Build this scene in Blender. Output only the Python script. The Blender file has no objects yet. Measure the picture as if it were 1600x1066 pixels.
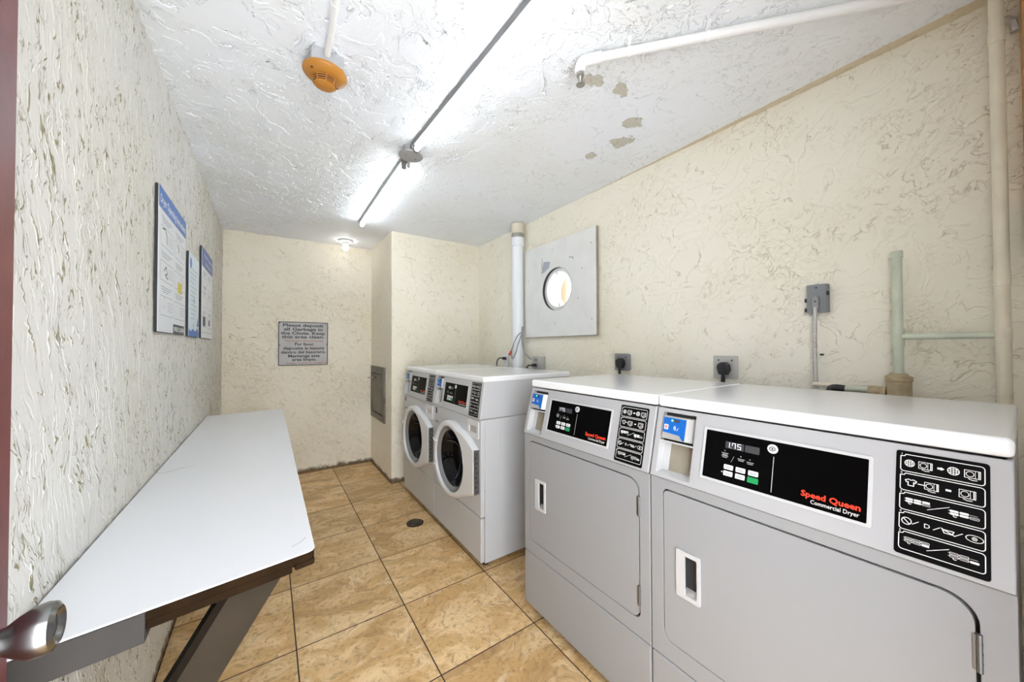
import bpy, bmesh, math, random
from mathutils import Vector, Matrix
random.seed(7)
PI = math.pi
C = bpy.context.scene.collection
SC = bpy.context.scene

# ------------------------------------------------------------------ camera, world, exposure
cam_d = bpy.data.cameras.new('camera')
cam_d.sensor_fit = 'HORIZONTAL'; cam_d.sensor_width = 36.0
cam_d.lens = 550.545 / 1600 * 36.0
cam_d.clip_start = 0.02
cam = bpy.data.objects.new('camera', cam_d); C.objects.link(cam)
_y, _p, _r = math.radians(34.6017), math.radians(0.8308), math.radians(-0.1691)
_fw = Vector((math.sin(_y) * math.cos(_p), math.cos(_y) * math.cos(_p), math.sin(_p)))
_rt = Vector((math.cos(_y), -math.sin(_y), 0)); _up = _rt.cross(_fw)
_r2 = _rt * math.cos(_r) + _up * math.sin(_r); _u2 = _up * math.cos(_r) - _rt * math.sin(_r)
cam.matrix_world = Matrix(((_r2.x, _u2.x, -_fw.x, .3525), (_r2.y, _u2.y, -_fw.y, -.1403),
                           (_r2.z, _u2.z, -_fw.z, 1.2729), (0, 0, 0, 1)))
SC.camera = cam
world = bpy.data.worlds.new('world'); SC.world = world; world.use_nodes = True
WB = world.node_tree.nodes['Background']
WB.inputs[0].default_value = (.91, .955, 1, 1); WB.inputs[1].default_value = 5.1
SC.view_settings.view_transform = 'Standard'; SC.view_settings.look = 'None'
SC.view_settings.gamma = 1; SC.view_settings.use_curve_mapping = False
SC.view_settings.exposure = 1.0
SC.cycles.max_bounces = 7; SC.cycles.diffuse_bounces = 6; SC.cycles.glossy_bounces = 3; SC.cycles.transmission_bounces = 1
SC.cycles.use_adaptive_sampling = True; SC.cycles.adaptive_threshold = .08; SC.cycles.adaptive_min_samples = 16
SC.cycles.sample_clamp_indirect = 6.0
SC.cycles.use_denoising = True
TUBE_POWER = 6.5
FAR_TUBE_POWER = 14.0
BULB_POWER = 11.0

# room numbers, metres
W, H, D, XC, YC = 2.2214, 2.3481, 3.9804, 1.2907, 3.1927
YF = -.30

# ------------------------------------------------------------------ materials
def new_mat(name):
    m = bpy.data.materials.new(name); m.use_nodes = True
    nt = m.node_tree; b = nt.nodes['Principled BSDF']
    return m, nt, b
def N(nt, t, **kw):
    n = nt.nodes.new(t)
    for k, val in kw.items():
        if k.startswith('i'):
            key = k[1:]
            n.inputs[int(key) if key.isdigit() else key].default_value = val
        else: setattr(n, k, val)
    return n
def mth(nt, op, a, b=None, c=None, clamp=False):
    n = nt.nodes.new('ShaderNodeMath'); n.operation = op; n.use_clamp = clamp
    for i, x in enumerate((a, b, c)):
        if x is None: continue
        if isinstance(x, (int, float)): n.inputs[i].default_value = x
        else: nt.links.new(x, n.inputs[i])
    return n.outputs[0]
def ramp(nt, x, lo, hi, smooth=True, a=0., b=1.):
    n = nt.nodes.new('ShaderNodeMapRange'); n.interpolation_type = 'SMOOTHSTEP' if smooth else 'LINEAR'
    nt.links.new(x, n.inputs[0])
    for i, val in ((1, lo), (2, hi), (3, a), (4, b)): n.inputs[i].default_value = val
    return n.outputs[0]
def mixc(nt, f, a, b):
    n = nt.nodes.new('ShaderNodeMix'); n.data_type = 'RGBA'
    for s, x in ((n.inputs[0], f), (n.inputs[6], a), (n.inputs[7], b)):
        if isinstance(x, (int, float)): s.default_value = x
        elif isinstance(x, tuple): s.default_value = x if len(x) == 4 else x + (1,)
        else: nt.links.new(x, s)
    return n.outputs[2]
def coords(nt, scale=(1, 1, 1), rot=(0, 0, 0), warp=0., wscale=3., loc=(0, 0, 0)):
    tc = N(nt, 'ShaderNodeTexCoord'); mp = N(nt, 'ShaderNodeMapping')
    mp.inputs['Rotation'].default_value = rot; mp.inputs['Location'].default_value = loc
    nt.links.new(tc.outputs['Object'], mp.inputs[0])
    out = mp.outputs[0]
    if warp:
        nz = N(nt, 'ShaderNodeTexNoise'); nz.inputs['Scale'].default_value = wscale; nz.inputs['Detail'].default_value = 2
        nt.links.new(out, nz.inputs['Vector'])
        s = N(nt, 'ShaderNodeVectorMath', operation='SUBTRACT'); nt.links.new(nz.outputs['Color'], s.inputs[0]); s.inputs[1].default_value = (.5, .5, .5)
        k = N(nt, 'ShaderNodeVectorMath', operation='SCALE'); nt.links.new(s.outputs[0], k.inputs[0]); k.inputs['Scale'].default_value = warp
        a = N(nt, 'ShaderNodeVectorMath', operation='ADD'); nt.links.new(out, a.inputs[0]); nt.links.new(k.outputs[0], a.inputs[1])
        out = a.outputs[0]
    if scale != (1, 1, 1):
        m2 = N(nt, 'ShaderNodeMapping'); m2.inputs['Scale'].default_value = scale
        nt.links.new(out, m2.inputs[0]); out = m2.outputs[0]
    return out
def noise(nt, vec, scale, detail=2., rough=.5, dist=0.):
    n = N(nt, 'ShaderNodeTexNoise'); nt.links.new(vec, n.inputs['Vector'])
    n.inputs['Scale'].default_value = scale; n.inputs['Detail'].default_value = detail
    n.inputs['Roughness'].default_value = rough; n.inputs['Distortion'].default_value = dist
    return n.outputs['Fac']

def simple(name, col, rough=.5, metal=0., spec=.5, emit=0., bump=0., bscale=200., var=0., coat=0.):
    m, nt, b = new_mat(name)
    b.inputs['Base Color'].default_value = tuple(col) + (1,)
    b.inputs['Roughness'].default_value = rough; b.inputs['Metallic'].default_value = metal
    b.inputs['Specular IOR Level'].default_value = spec; b.inputs['Coat Weight'].default_value = coat
    if emit:
        b.inputs['Emission Color'].default_value = tuple(col) + (1,); b.inputs['Emission Strength'].default_value = emit
    v = coords(nt)
    if bump:
        bp = N(nt, 'ShaderNodeBump'); bp.inputs['Strength'].default_value = bump; bp.inputs['Distance'].default_value = .002
        nt.links.new(noise(nt, v, bscale, 3), bp.inputs['Height']); nt.links.new(bp.outputs[0], b.inputs['Normal'])
    if var:
        f = ramp(nt, noise(nt, v, 7, 5, .6), .35, .7)
        dark = tuple(x * (1 - var) for x in col)
        nt.links.new(mixc(nt, f, tuple(col), dark), b.inputs['Base Color'])
    return m

def stucco(name, col, dirt, stretch=(1, 1, 1), rot=(0, 0, 0), s1=7., amp=.006, lines=.8, seed=(0, 0, 0), rough=.75, fine=1., mask=None, lw=.018, cover=(.42, .58), extra=None, det=4., brk=.50):
    m, nt, b = new_mat(name)
    v = coords(nt, stretch, rot, .10, 5., seed)
    v0 = coords(nt, (1, 1, 1), rot, .05, 9., seed)
    n1 = noise(nt, v, s1, det, .58, .7)
    n2 = noise(nt, v, s1 * 2.4, det - .5, .58, .5)
    an = noise(nt, v0, 2.6, 2, .55)
    area = ramp(nt, an, cover[0], cover[1])
    area2 = ramp(nt, an, .44, .60)
    st1 = ramp(nt, n1, .475, .505); st2 = ramp(nt, n2, .52, .555)
    st3 = ramp(nt, n1, .60, .63)
    pitn = noise(nt, v0, 60, 2, .6); pit = mth(nt, 'MULTIPLY', ramp(nt, pitn, .68, .74), area2)
    h = mth(nt, 'MULTIPLY', st1, .38)
    h = mth(nt, 'ADD', h, mth(nt, 'MULTIPLY', mth(nt, 'MULTIPLY', st2, area), .35))
    h = mth(nt, 'ADD', h, mth(nt, 'MULTIPLY', st3, .25))
    h = mth(nt, 'ADD', h, mth(nt, 'MULTIPLY', noise(nt, v0, 35, 4, .6), .22 * fine))
    h = mth(nt, 'SUBTRACT', h, mth(nt, 'MULTIPLY', pit, .45))
    if mask: h = mth(nt, 'MULTIPLY', h, mask(nt))
    # grooves left between trowel strokes, where dirt has settled
    def line(n, c, w): return ramp(nt, mth(nt, 'ABSOLUTE', mth(nt, 'SUBTRACT', n, c)), w, w * .35)
    bn = noise(nt, v0, 11, 3, .6)
    br = ramp(nt, bn, brk, brk + .1)
    br2 = ramp(nt, bn, .49, .41)
    g = mth(nt, 'MULTIPLY', line(n1, .478, lw * .55), br)
    g = mth(nt, 'MAXIMUM', g, mth(nt, 'MULTIPLY', mth(nt, 'MULTIPLY', line(n2, .525, lw), br2), area))
    g = mth(nt, 'MAXIMUM', g, mth(nt, 'MULTIPLY', pit, .8))
    h = mth(nt, 'SUBTRACT', h, mth(nt, 'MULTIPLY', g, .35))
    gcol = mth(nt, 'MULTIPLY', g, lines)
    if mask: gcol = mth(nt, 'MULTIPLY', gcol, mask(nt))
    tone = ramp(nt, noise(nt, v0, 1.3, 3), .3, .7)
    base = mixc(nt, tone, tuple(col), tuple(x * y for x, y in zip(col, (.97, .955, .90))))
    c = mixc(nt, gcol, base, tuple(dirt))
    if extra: c, h = extra(nt, c, h, v0)
    nt.links.new(c, b.inputs['Base Color'])
    b.inputs['Roughness'].default_value = rough; b.inputs['Specular IOR Level'].default_value = .3
    d = N(nt, 'ShaderNodeDisplacement'); d.inputs['Midlevel'].default_value = .5; d.inputs['Scale'].default_value = amp
    nt.links.new(h, d.inputs['Height']); nt.links.new(d.outputs[0], nt.nodes['Material Output'].inputs['Displacement'])
    m.displacement_method = 'BOTH'
    return m

def base_grime(nt, c, h, v0):
    tc = N(nt, 'ShaderNodeTexCoord'); sx = N(nt, 'ShaderNodeSeparateXYZ'); nt.links.new(tc.outputs['Object'], sx.inputs[0])
    z = mth(nt, 'SUBTRACT', sx.outputs[2], mth(nt, 'MULTIPLY', noise(nt, v0, 14, 4, .7), .11))
    return mixc(nt, ramp(nt, z, .0, -.035), c, (.17, .12, .07)), h

def ceil_extra(nt, c, h, v0):
    tc = N(nt, 'ShaderNodeTexCoord'); sx = N(nt, 'ShaderNodeSeparateXYZ'); nt.links.new(tc.outputs['Object'], sx.inputs[0])
    nz = noise(nt, v0, 16, 4, .65)
    tot = None
    for (px, py, rx, ry) in ((1.44, .84, .06, .03), (1.56, .82, .05, .035), (1.80, .92, .05, .04), (1.88, 1.05, .05, .06), (1.85, 1.24, .035, .035)):
        dx = mth(nt, 'DIVIDE', mth(nt, 'SUBTRACT', sx.outputs[0], px), rx); dy = mth(nt, 'DIVIDE', mth(nt, 'SUBTRACT', sx.outputs[1], py), ry)
        r = mth(nt, 'ADD', mth(nt, 'MULTIPLY', dx, dx), mth(nt, 'MULTIPLY', dy, dy))
        r = mth(nt, 'ADD', r, mth(nt, 'MULTIPLY', mth(nt, 'SUBTRACT', nz, .5), 5.5))
        f = ramp(nt, r, 1.0, .85)
        tot = f if tot is None else mth(nt, 'MAXIMUM', tot, f)
    c = mixc(nt, tot, c, (.55, .53, .46))
    h = mth(nt, 'SUBTRACT', h, mth(nt, 'MULTIPLY', tot, .45))
    # cream wall paint carried onto the ceiling beside the right wall
    e = mth(nt, 'ADD', mth(nt, 'SUBTRACT', sx.outputs[0], W - .052), mth(nt, 'MULTIPLY', mth(nt, 'SUBTRACT', sx.outputs[1], .0), -.030))
    strip = mth(nt, 'MULTIPLY', ramp(nt, mth(nt, 'ADD', e, mth(nt, 'MULTIPLY', mth(nt, 'SUBTRACT', nz, .5), .01)), -.001, .001), ramp(nt, sx.outputs[1], 1.8, 1.6))
    return mixc(nt, strip, c, (.66, .58, .42)), h
def ceil_mask(nt):
    tc = N(nt, 'ShaderNodeTexCoord'); sx = N(nt, 'ShaderNodeSeparateXYZ'); nt.links.new(tc.outputs['Object'], sx.inputs[0])
    # the strip beyond the sprinkler pipe was skimmed smooth
    k = mth(nt, 'ADD', sx.outputs[0], mth(nt, 'MULTIPLY', sx.outputs[1], .35))
    return ramp(nt, k, 1.62, 2.05, True, 1., .22)

cream = (.82, .785, .68)
cream_l = (.65, .635, .605)
M = {}
M['wall_left'] = stucco('left_wall_stucco', cream_l, (.24, .21, .12), (1, 2.3, .34), (math.radians(-12), 0, 0), 11.5, .0046, .95, (3, 0, 1), lw=.026, det=2.3, brk=.45, cover=(.38, .52), extra=base_grime, fine=.7)
M['wall_right'] = stucco('right_wall_stucco', cream, (.38, .32, .19), (1, .85, 1.15), (math.radians(35), 0, 0), 9., .0040, .42, (9, 4, 2), lw=.020, cover=(.46, .60), brk=.53, fine=.7)
M['wall_back'] = stucco('back_wall_stucco', (.84, .79, .68), (.40, .33, .19), (.8, 1, 1.2), (0, math.radians(-30), 0), 10., .0042, .45, (1, 7, 5), lw=.020, extra=base_grime, fine=.7)
M['ceiling'] = stucco('ceiling_plaster', (.83, .86, .92), (.36, .36, .36), (1, 1, 1), (0, 0, .5), 8., .009, .4, (2, 2, 8), rough=.6, fine=1.2, mask=ceil_mask, lw=.016, extra=ceil_extra)

# floor: 0.454 m travertine-look tiles, dark grout
def floor_mat():
    m, nt, b = new_mat('ochre_floor_tile')
    S, ox, oy = .4539, .4554, 1.1538
    tc = N(nt, 'ShaderNodeTexCoord'); sx = N(nt, 'ShaderNodeSeparateXYZ'); nt.links.new(tc.outputs['Object'], sx.inputs[0])
    u = mth(nt, 'DIVIDE', mth(nt, 'SUBTRACT', sx.outputs[0], ox), S); w = mth(nt, 'DIVIDE', mth(nt, 'SUBTRACT', sx.outputs[1], oy), S)
    def edge(x): return mth(nt, 'ABSOLUTE', mth(nt, 'SUBTRACT', mth(nt, 'FRACT', mth(nt, 'ADD', x, 20.5)), .5))
    dmin = mth(nt, 'MINIMUM', edge(u), edge(w))
    grout = ramp(nt, dmin, .0062, .0048)
    cu, cw = mth(nt, 'FLOOR', u), mth(nt, 'FLOOR', w)
    cid = N(nt, 'ShaderNodeCombineXYZ'); nt.links.new(cu, cid.inputs[0]); nt.links.new(cw, cid.inputs[1])
    wn = N(nt, 'ShaderNodeTexWhiteNoise', noise_dimensions='3D'); nt.links.new(cid.outputs[0], wn.inputs['Vector'])
    off = N(nt, 'ShaderNodeVectorMath', operation='SCALE'); nt.links.new(wn.outputs['Color'], off.inputs[0]); off.inputs['Scale'].default_value = 9
    add = N(nt, 'ShaderNodeVectorMath', operation='ADD'); nt.links.new(off.outputs[0], add.inputs[0]); nt.links.new(coords(nt, (1, 1, 1), (0, 0, 0), .22, 4), add.inputs[1])
    p = add.outputs[0]
    st = N(nt, 'ShaderNodeMapping'); st.inputs['Scale'].default_value = (.55, 1.3, 1); st.inputs['Rotation'].default_value = (0, 0, .25); nt.links.new(p, st.inputs[0])
    sv = st.outputs[0]
    n1 = noise(nt, sv, 5, 6, .62, .8); n2 = noise(nt, sv, 11, 8, .72, .4); n3 = noise(nt, p, 45, 6, .7); n4 = noise(nt, sv, 3.2, 4, .6, 1.2)
    c = mixc(nt, ramp(nt, n1, .36, .62), (.88, .64, .35), (.66, .41, .17))
    c = mixc(nt, mth(nt, 'MULTIPLY', ramp(nt, n2, .53, .68), .75), c, (.84, .70, .48))
    c = mixc(nt, mth(nt, 'MULTIPLY', ramp(nt, n4, .53, .66), .75), c, (.50, .30, .12))
    c = mixc(nt, mth(nt, 'MULTIPLY', ramp(nt, n3, .48, .68), .7), c, (.34, .19, .07))
    c = mixc(nt, mth(nt, 'MULTIPLY', ramp(nt, mth(nt, 'ABSOLUTE', mth(nt, 'SUBTRACT', n2, .47)), .02, .0), .2), c, (.36, .20, .09))
    tn = ramp(nt, wn.outputs['Value'], 0, 1, False, .88, 1.06)
    hs = N(nt, 'ShaderNodeHueSaturation'); nt.links.new(c, hs.inputs['Color']); nt.links.new(tn, hs.inputs['Value'])
    nt.links.new(mixc(nt, grout, hs.outputs[0], (.055, .035, .022)), b.inputs['Base Color'])
    nt.links.new(ramp(nt, grout, 0, 1, False, .38, .9), b.inputs['Roughness'])
    b.inputs['Specular IOR Level'].default_value = .4
    bp = N(nt, 'ShaderNodeBump'); bp.inputs['Strength'].default_value = .5; bp.inputs['Distance'].default_value = .003
    nt.links.new(mth(nt, 'SUBTRACT', mth(nt, 'MULTIPLY', n3, .12), grout), bp.inputs['Height']); nt.links.new(bp.outputs[0], b.inputs['Normal'])
    return m
M['floor'] = floor_mat()
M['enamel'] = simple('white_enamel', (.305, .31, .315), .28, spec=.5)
M['enamel_brightened'] = simple('white_enamel_brightened', (.52, .525, .535), .28, spec=.5)  # dryer enamel again, colour lightened to stand in for weak light on the washers
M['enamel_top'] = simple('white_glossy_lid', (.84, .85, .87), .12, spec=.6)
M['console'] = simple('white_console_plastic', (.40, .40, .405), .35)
M['console_brightened'] = simple('white_console_plastic_brightened', (.50, .505, .515), .35)  # same console plastic, brightness painted in to go with the lightened washer bodies
M['bezel'] = simple('light_bezel_plastic', (.52, .52, .52), .35)
M['doorw'] = simple('white_door_plastic', (.66, .66, .66), .3)
M['gap'] = simple('dark_gap', (.03, .03, .03), .8)
M['black'] = simple('black_gloss_panel', (.002, .002, .002), .2, spec=.04)
M['blackmat'] = simple('black_label', (.003, .003, .003), .4, spec=.06)
M['white_ink'] = simple('white_lettering', (.85, .85, .83), .5)
M['grey_ink'] = simple('grey_lettering', (.45, .45, .45), .5)
M['red_ink'] = simple('red_lettering', (.85, .05, .02), .4)
M['green'] = simple('green_button', (.01, .27, .08), .4)
M['lcd'] = simple('dark_display_window', (.045, .045, .05), .15)
M['digit'] = simple('lit_digits', (.5, .52, .55), .4, emit=.7)
M['button'] = simple('white_button', (.75, .76, .76), .4)
M['blue'] = simple('blue_card_reader', (.010, .12, .47), .35, spec=.2)
M['silver'] = simple('silver_plastic', (.55, .54, .52), .35, .5)
M['steel'] = simple('brushed_steel', (.50, .48, .45), .38, .9, bump=.2, bscale=90, var=.25)
M['chute'] = simple('dull_chute_steel', (.21, .19, .155), .5, .5, bump=.3, bscale=60, var=.35)
M['tan_plate'] = simple('worn_tan_plate', (.36, .32, .25), .55, .3, var=.3, bump=.2)
M['pink'] = simple('pink_square', (.65, .25, .22), .5)
M['led'] = simple('green_light', (.15, .9, .25), .4, emit=1.0)
M['hinge'] = simple('dark_steel_hinge', (.20, .20, .20), .4, .8)
M['ring'] = simple('grey_ring', (.28, .28, .29), .25, .4)
M['glass'] = simple('dark_door_glass', (.004, .004, .005), .04, spec=.3)
M['drum'] = simple('drum_steel', (.10, .10, .11), .25, .8)
M['laminate'] = simple('white_laminate', (.74, .75, .78), .32, spec=.4)
M['ply'] = simple('dark_plywood_edge', (.020, .010, .0035), .9, spec=.1, var=.5, bump=.6, bscale=120)
M['greywood'] = simple('grey_painted_wood', (.040, .030, .019), .8, spec=.15, var=.25, bump=.4, bscale=60)
M['greyrail'] = simple('grey_rail_paint', (.052, .047, .043), .7, spec=.2, var=.2)
M['darkwood'] = simple('dark_worn_wood', (.012, .008, .005), .9, spec=.1, var=.3)
M['maroon'] = simple('maroon_door_paint', (.13, .035, .035), .38, var=.3, bump=.3, bscale=30)
M['nickel'] = simple('satin_nickel', (.27, .27, .27), .25, 1.)
M['orange'] = simple('orange_plastic', (.45, .19, .028), .4)
M['orange_d'] = simple('dark_slots', (.06, .02, .01), .7)
M['galv'] = simple('galvanised_steel', (.55, .56, .57), .4, .6, var=.2)
M['tube'] = simple('lit_tube', (.87, .945, 1), .5, emit=TUBE_POWER)
M['tube2'] = simple('lit_far_tube', (.87, .945, 1), .5, emit=FAR_TUBE_POWER)
M['bulb'] = simple('lit_bulb', (1, .98, .95), .5, emit=BULB_POWER)
M['fixture'] = simple('grey_fixture_paint', (.20, .20, .20), .5, var=.3)
M['capgrey'] = simple('grey_box_cover', (.33, .32, .32), .6)
M['pvc'] = simple('white_pvc', (.80, .82, .85), .3)
M['cream_pipe'] = simple('cream_painted_pipe', (.74, .68, .53), .5, var=.12, bump=.2, bscale=40)
M['white_pipe'] = simple('white_painted_pipe', (.78, .78, .77), .45)
M['green_pipe'] = simple('pale_green_painted_pipe', (.58, .62, .49), .5, var=.22, bump=.4, bscale=50)
M['rust'] = simple('rusty_cream_fitting', (.55, .44, .27), .7, var=.45, bump=.8, bscale=70)
M['rubber'] = simple('black_rubber', (.02, .02, .022), .55)
M['plate_g'] = simple('grey_outlet_plate', (.30, .30, .31), .45, .5)
M['plate_l'] = simple('light_steel_plate', (.52, .51, .49), .4, .5)
M['box_g'] = simple('grey_box_paint', (.21, .22, .23), .5)
M['cable'] = simple('grey_cable', (.27, .28, .28), .5)
M['rednut'] = simple('red_wire_nut', (.62, .03, .03), .4)
M['board'] = simple('off_white_board_paint', (.74, .74, .72), .5, var=.07, bump=.3, bscale=14)
M['boardedge'] = simple('worn_board_edge', (.36, .32, .24), .7, var=.3)
M['front'] = simple('front_wall_paint', (.84, .83, .80), .7)
M['bluegrey'] = simple('blue_grey_patch', (.38, .41, .45), .6)
M['porc'] = simple('white_porthole_ring', (.80, .80, .79), .35)
M['outtan'] = simple('tan_outdoor_pipe', (.14, .082, .042), .6)
M['paper'] = simple('white_poster', (.72, .75, .80), .35)
M['paper_b'] = simple('pale_blue_poster', (.60, .70, .80), .35)
M['pblue'] = simple('blue_print', (.05, .16, .50), .4)
M['pnavy'] = simple('navy_print', (.08, .13, .38), .4)
M['ink'] = simple('dark_print', (.05, .06, .07), .5)
M['inkg'] = simple('grey_print', (.30, .33, .37), .5)
M['yellow'] = simple('yellow_print', (.62, .50, .08), .5)
M['signface'] = simple('grey_sign_face', (.50, .48, .48), .55, var=.15)
M['script'] = simple('faded_red_script', (.38, .15, .10), .6)
M['drain'] = simple('dark_bronze_drain', (.045, .03, .022), .35, .7)
M['oakwood'] = simple('orange_brown_wood', (.55, .30, .13), .5, var=.3)
M['dirt'] = simple('dark_crack', (.10, .09, .09), .9)

# ------------------------------------------------------------------ builders
def bm_new(): return bmesh.new()
def add_box(bm, x0, x1, y0, y1, z0, z1):
    vs = [bm.verts.new((x, y, z)) for x in (x0, x1) for y in (y0, y1) for z in (z0, z1)]
    for f in ((0, 1, 3, 2), (4, 6, 7, 5), (0, 4, 5, 1), (2, 3, 7, 6), (0, 2, 6, 4), (1, 5, 7, 3)):
        bm.faces.new([vs[i] for i in f])
    return vs
def add_hull(bm, a, b):
    """closed solid between two loops of the same length"""
    va = [bm.verts.new(p) for p in a]; vb = [bm.verts.new(p) for p in b]; n = len(a)
    bm.faces.new(va[::-1]); bm.faces.new(vb)
    for i in range(n): bm.faces.new((va[i], va[(i + 1) % n], vb[(i + 1) % n], vb[i]))
def frame_axes(d):
    d = d.normalized(); a = Vector((0, 0, 1)) if abs(d.z) < .9 else Vector((1, 0, 0))
    x = d.cross(a).normalized(); return x, d.cross(x).normalized()
def add_tube(bm, pts, r, n=14, caps=True):
    pts = [Vector(p) for p in pts]; rs = r if isinstance(r, (list, tuple)) else [r] * len(pts)
    rings = []; px = None
    for i, p in enumerate(pts):
        d = (pts[min(i + 1, len(pts) - 1)] - pts[max(i - 1, 0)]).normalized()
        if px is None: x, y = frame_axes(d)
        else:
            x = (px - d * px.dot(d)).normalized(); y = d.cross(x)
        px = x
        rings.append([bm.verts.new(p + (x * math.cos(2 * PI * k / n) + y * math.sin(2 * PI * k / n)) * rs[i]) for k in range(n)])
    for a, b in zip(rings, rings[1:]):
        for k in range(n): bm.faces.new((a[k], a[(k + 1) % n], b[(k + 1) % n], b[k]))
    if caps: bm.faces.new(rings[0][::-1]); bm.faces.new(rings[-1])
def smooth_path(pts, k=8):
    pts = [Vector(p) for p in pts]; P = [pts[0]] + pts + [pts[-1]]; out = []
    for i in range(1, len(P) - 2):
        for j in range(k):
            t = j / k; a, b, c, d = P[i - 1:i + 3]
            out.append(.5 * ((2 * b) + (c - a) * t + (2 * a - 5 * b + 4 * c - d) * t * t + (3 * b - a - 3 * c + d) * t ** 3))
    return out + [pts[-1]]
def add_lathe(bm, prof, origin, axis, n=32, close=True):
    """prof = [(radius, height)...] revolved around axis"""
    o = Vector(origin); ax = Vector(axis).normalized(); x, y = frame_axes(ax); rings = []
    for r, h in prof:
        if r < 1e-6: rings.append([bm.verts.new(o + ax * h)])
        else: rings.append([bm.verts.new(o + ax * h + (x * math.cos(2 * PI * k / n) + y * math.sin(2 * PI * k / n)) * r) for k in range(n)])
    for a, b in zip(rings, rings[1:]):
        for k in range(n):
            k2 = (k + 1) % n
            if len(a) == 1 and len(b) == 1: continue
            if len(a) == 1: bm.faces.new((a[0], b[k2], b[k]))
            elif len(b) == 1: bm.faces.new((a[k], a[k2], b[0]))
            else: bm.faces.new((a[k], a[k2], b[k2], b[k]))
    if close:
        if len(rings[0]) > 1: bm.faces.new(rings[0][::-1])
        if len(rings[-1]) > 1: bm.faces.new(rings[-1])
def rrect(x0, x1, y0, y1, r, n=6):
    rs = r if isinstance(r, (list, tuple)) else (r,) * 4      # bl br tr tl
    out = []
    for (cx, cy, a0), q in zip(((x0, y0, PI), (x1, y0, 1.5 * PI), (x1, y1, 0), (x0, y1, .5 * PI)), rs):
        sx = 1 if cx == x0 else -1; sy = 1 if cy == y0 else -1
        for k in range(n + 1):
            a = a0 + k / n * PI / 2
            out.append((cx + sx * q + q * math.cos(a), cy + sy * q + q * math.sin(a)))
    return out
def circ(cx, cy, r, n=32, ry=None):
    return [(cx + r * math.cos(2 * PI * k / n), cy + (ry or r) * math.sin(2 * PI * k / n)) for k in range(n)]
class Fr:
    """a flat drawing surface: origin, right, up, outward normal"""
    def __init__(s, o, x, y):
        s.o, s.x, s.y = Vector(o), Vector(x).normalized(), Vector(y).normalized(); s.n = s.x.cross(s.y)
    def __call__(s, u, v, h=0.): return s.o + s.x * u + s.y * v + s.n * h
def add_plate(bm, F, outer, holes, h0, h1, back=True):
    """slab from height h0 (back) to h1 (front) with holes"""
    tops = []
    for h, on in ((h1, True), (h0, back)):
        loops = [[bm.verts.new(F(u, v, h)) for u, v in lp] for lp in [outer] + holes]
        tops.append(loops)
        if on:
            es = []
            for lp in loops:
                for i in range(len(lp)): es.append(bm.edges.new((lp[i], lp[(i + 1) % len(lp)])))
            if holes: bmesh.ops.triangle_fill(bm, use_beauty=True, use_dissolve=False, edges=es, normal=F.n)
            else: bm.faces.new(loops[0])
    for a, b in zip(*tops):
        for i in range(len(a)):
            j = (i + 1) % len(a); bm.faces.new((a[i], a[j], b[j], b[i]))
def add_text(bm, F, s, u, v, size, h=.0006, bold=0., align='LEFT', shear=0., xs=1., thick=.0):
    cu = bpy.data.curves.new('t', 'FONT'); cu.body = s; cu.size = size; cu.offset = bold * size; cu.align_x = align; cu.shear = shear
    cu.resolution_u = 2
    o = bpy.data.objects.new('t', cu); C.objects.link(o)
    dg = bpy.context.evaluated_depsgraph_get(); me = bpy.data.meshes.new_from_object(o.evaluated_get(dg))
    vs = [bm.verts.new(F(u + p.co.x * xs, v + p.co.y, h)) for p in me.vertices]
    for f in me.polygons:
        try: bm.faces.new([vs[i] for i in f.vertices])
        except ValueError: pass
    bpy.data.objects.remove(o); bpy.data.curves.remove(cu); bpy.data.meshes.remove(me)
def text_width(s, size, bold=0.):
    cu = bpy.data.curves.new('t', 'FONT'); cu.body = s; cu.size = size; cu.offset = bold * size
    o = bpy.data.objects.new('t', cu); C.objects.link(o); bpy.context.view_layer.update(); w = o.dimensions.x
    bpy.data.objects.remove(o); bpy.data.curves.remove(cu); return w
def fit_text(bm, F, s, u0, u1, v, size, h=.0006, bold=0., shear=0.):
    w = text_width(s, size, bold); add_text(bm, F, s, u0, v, size, h, bold, 'LEFT', shear, (u1 - u0) / max(w, 1e-6))
def stroke(bm, F, pts, w, h=.0006, closed=False):
    n = len(pts); rng = range(n if closed else n - 1)
    for i in rng:
        a, b = Vector(pts[i]), Vector(pts[(i + 1) % n]); d = b - a
        if d.length < 1e-9: continue
        d.normalize(); q = Vector((-d.y, d.x)) * w / 2; e = d * w * .3
        bm.faces.new([bm.verts.new(F(p.x, p.y, h)) for p in (a - q - e, b - q + e, b + q + e, a + q - e)])
def fill(bm, F, pts, h=.0005): bm.faces.new([bm.verts.new(F(u, v, h)) for u, v in pts])

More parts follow.
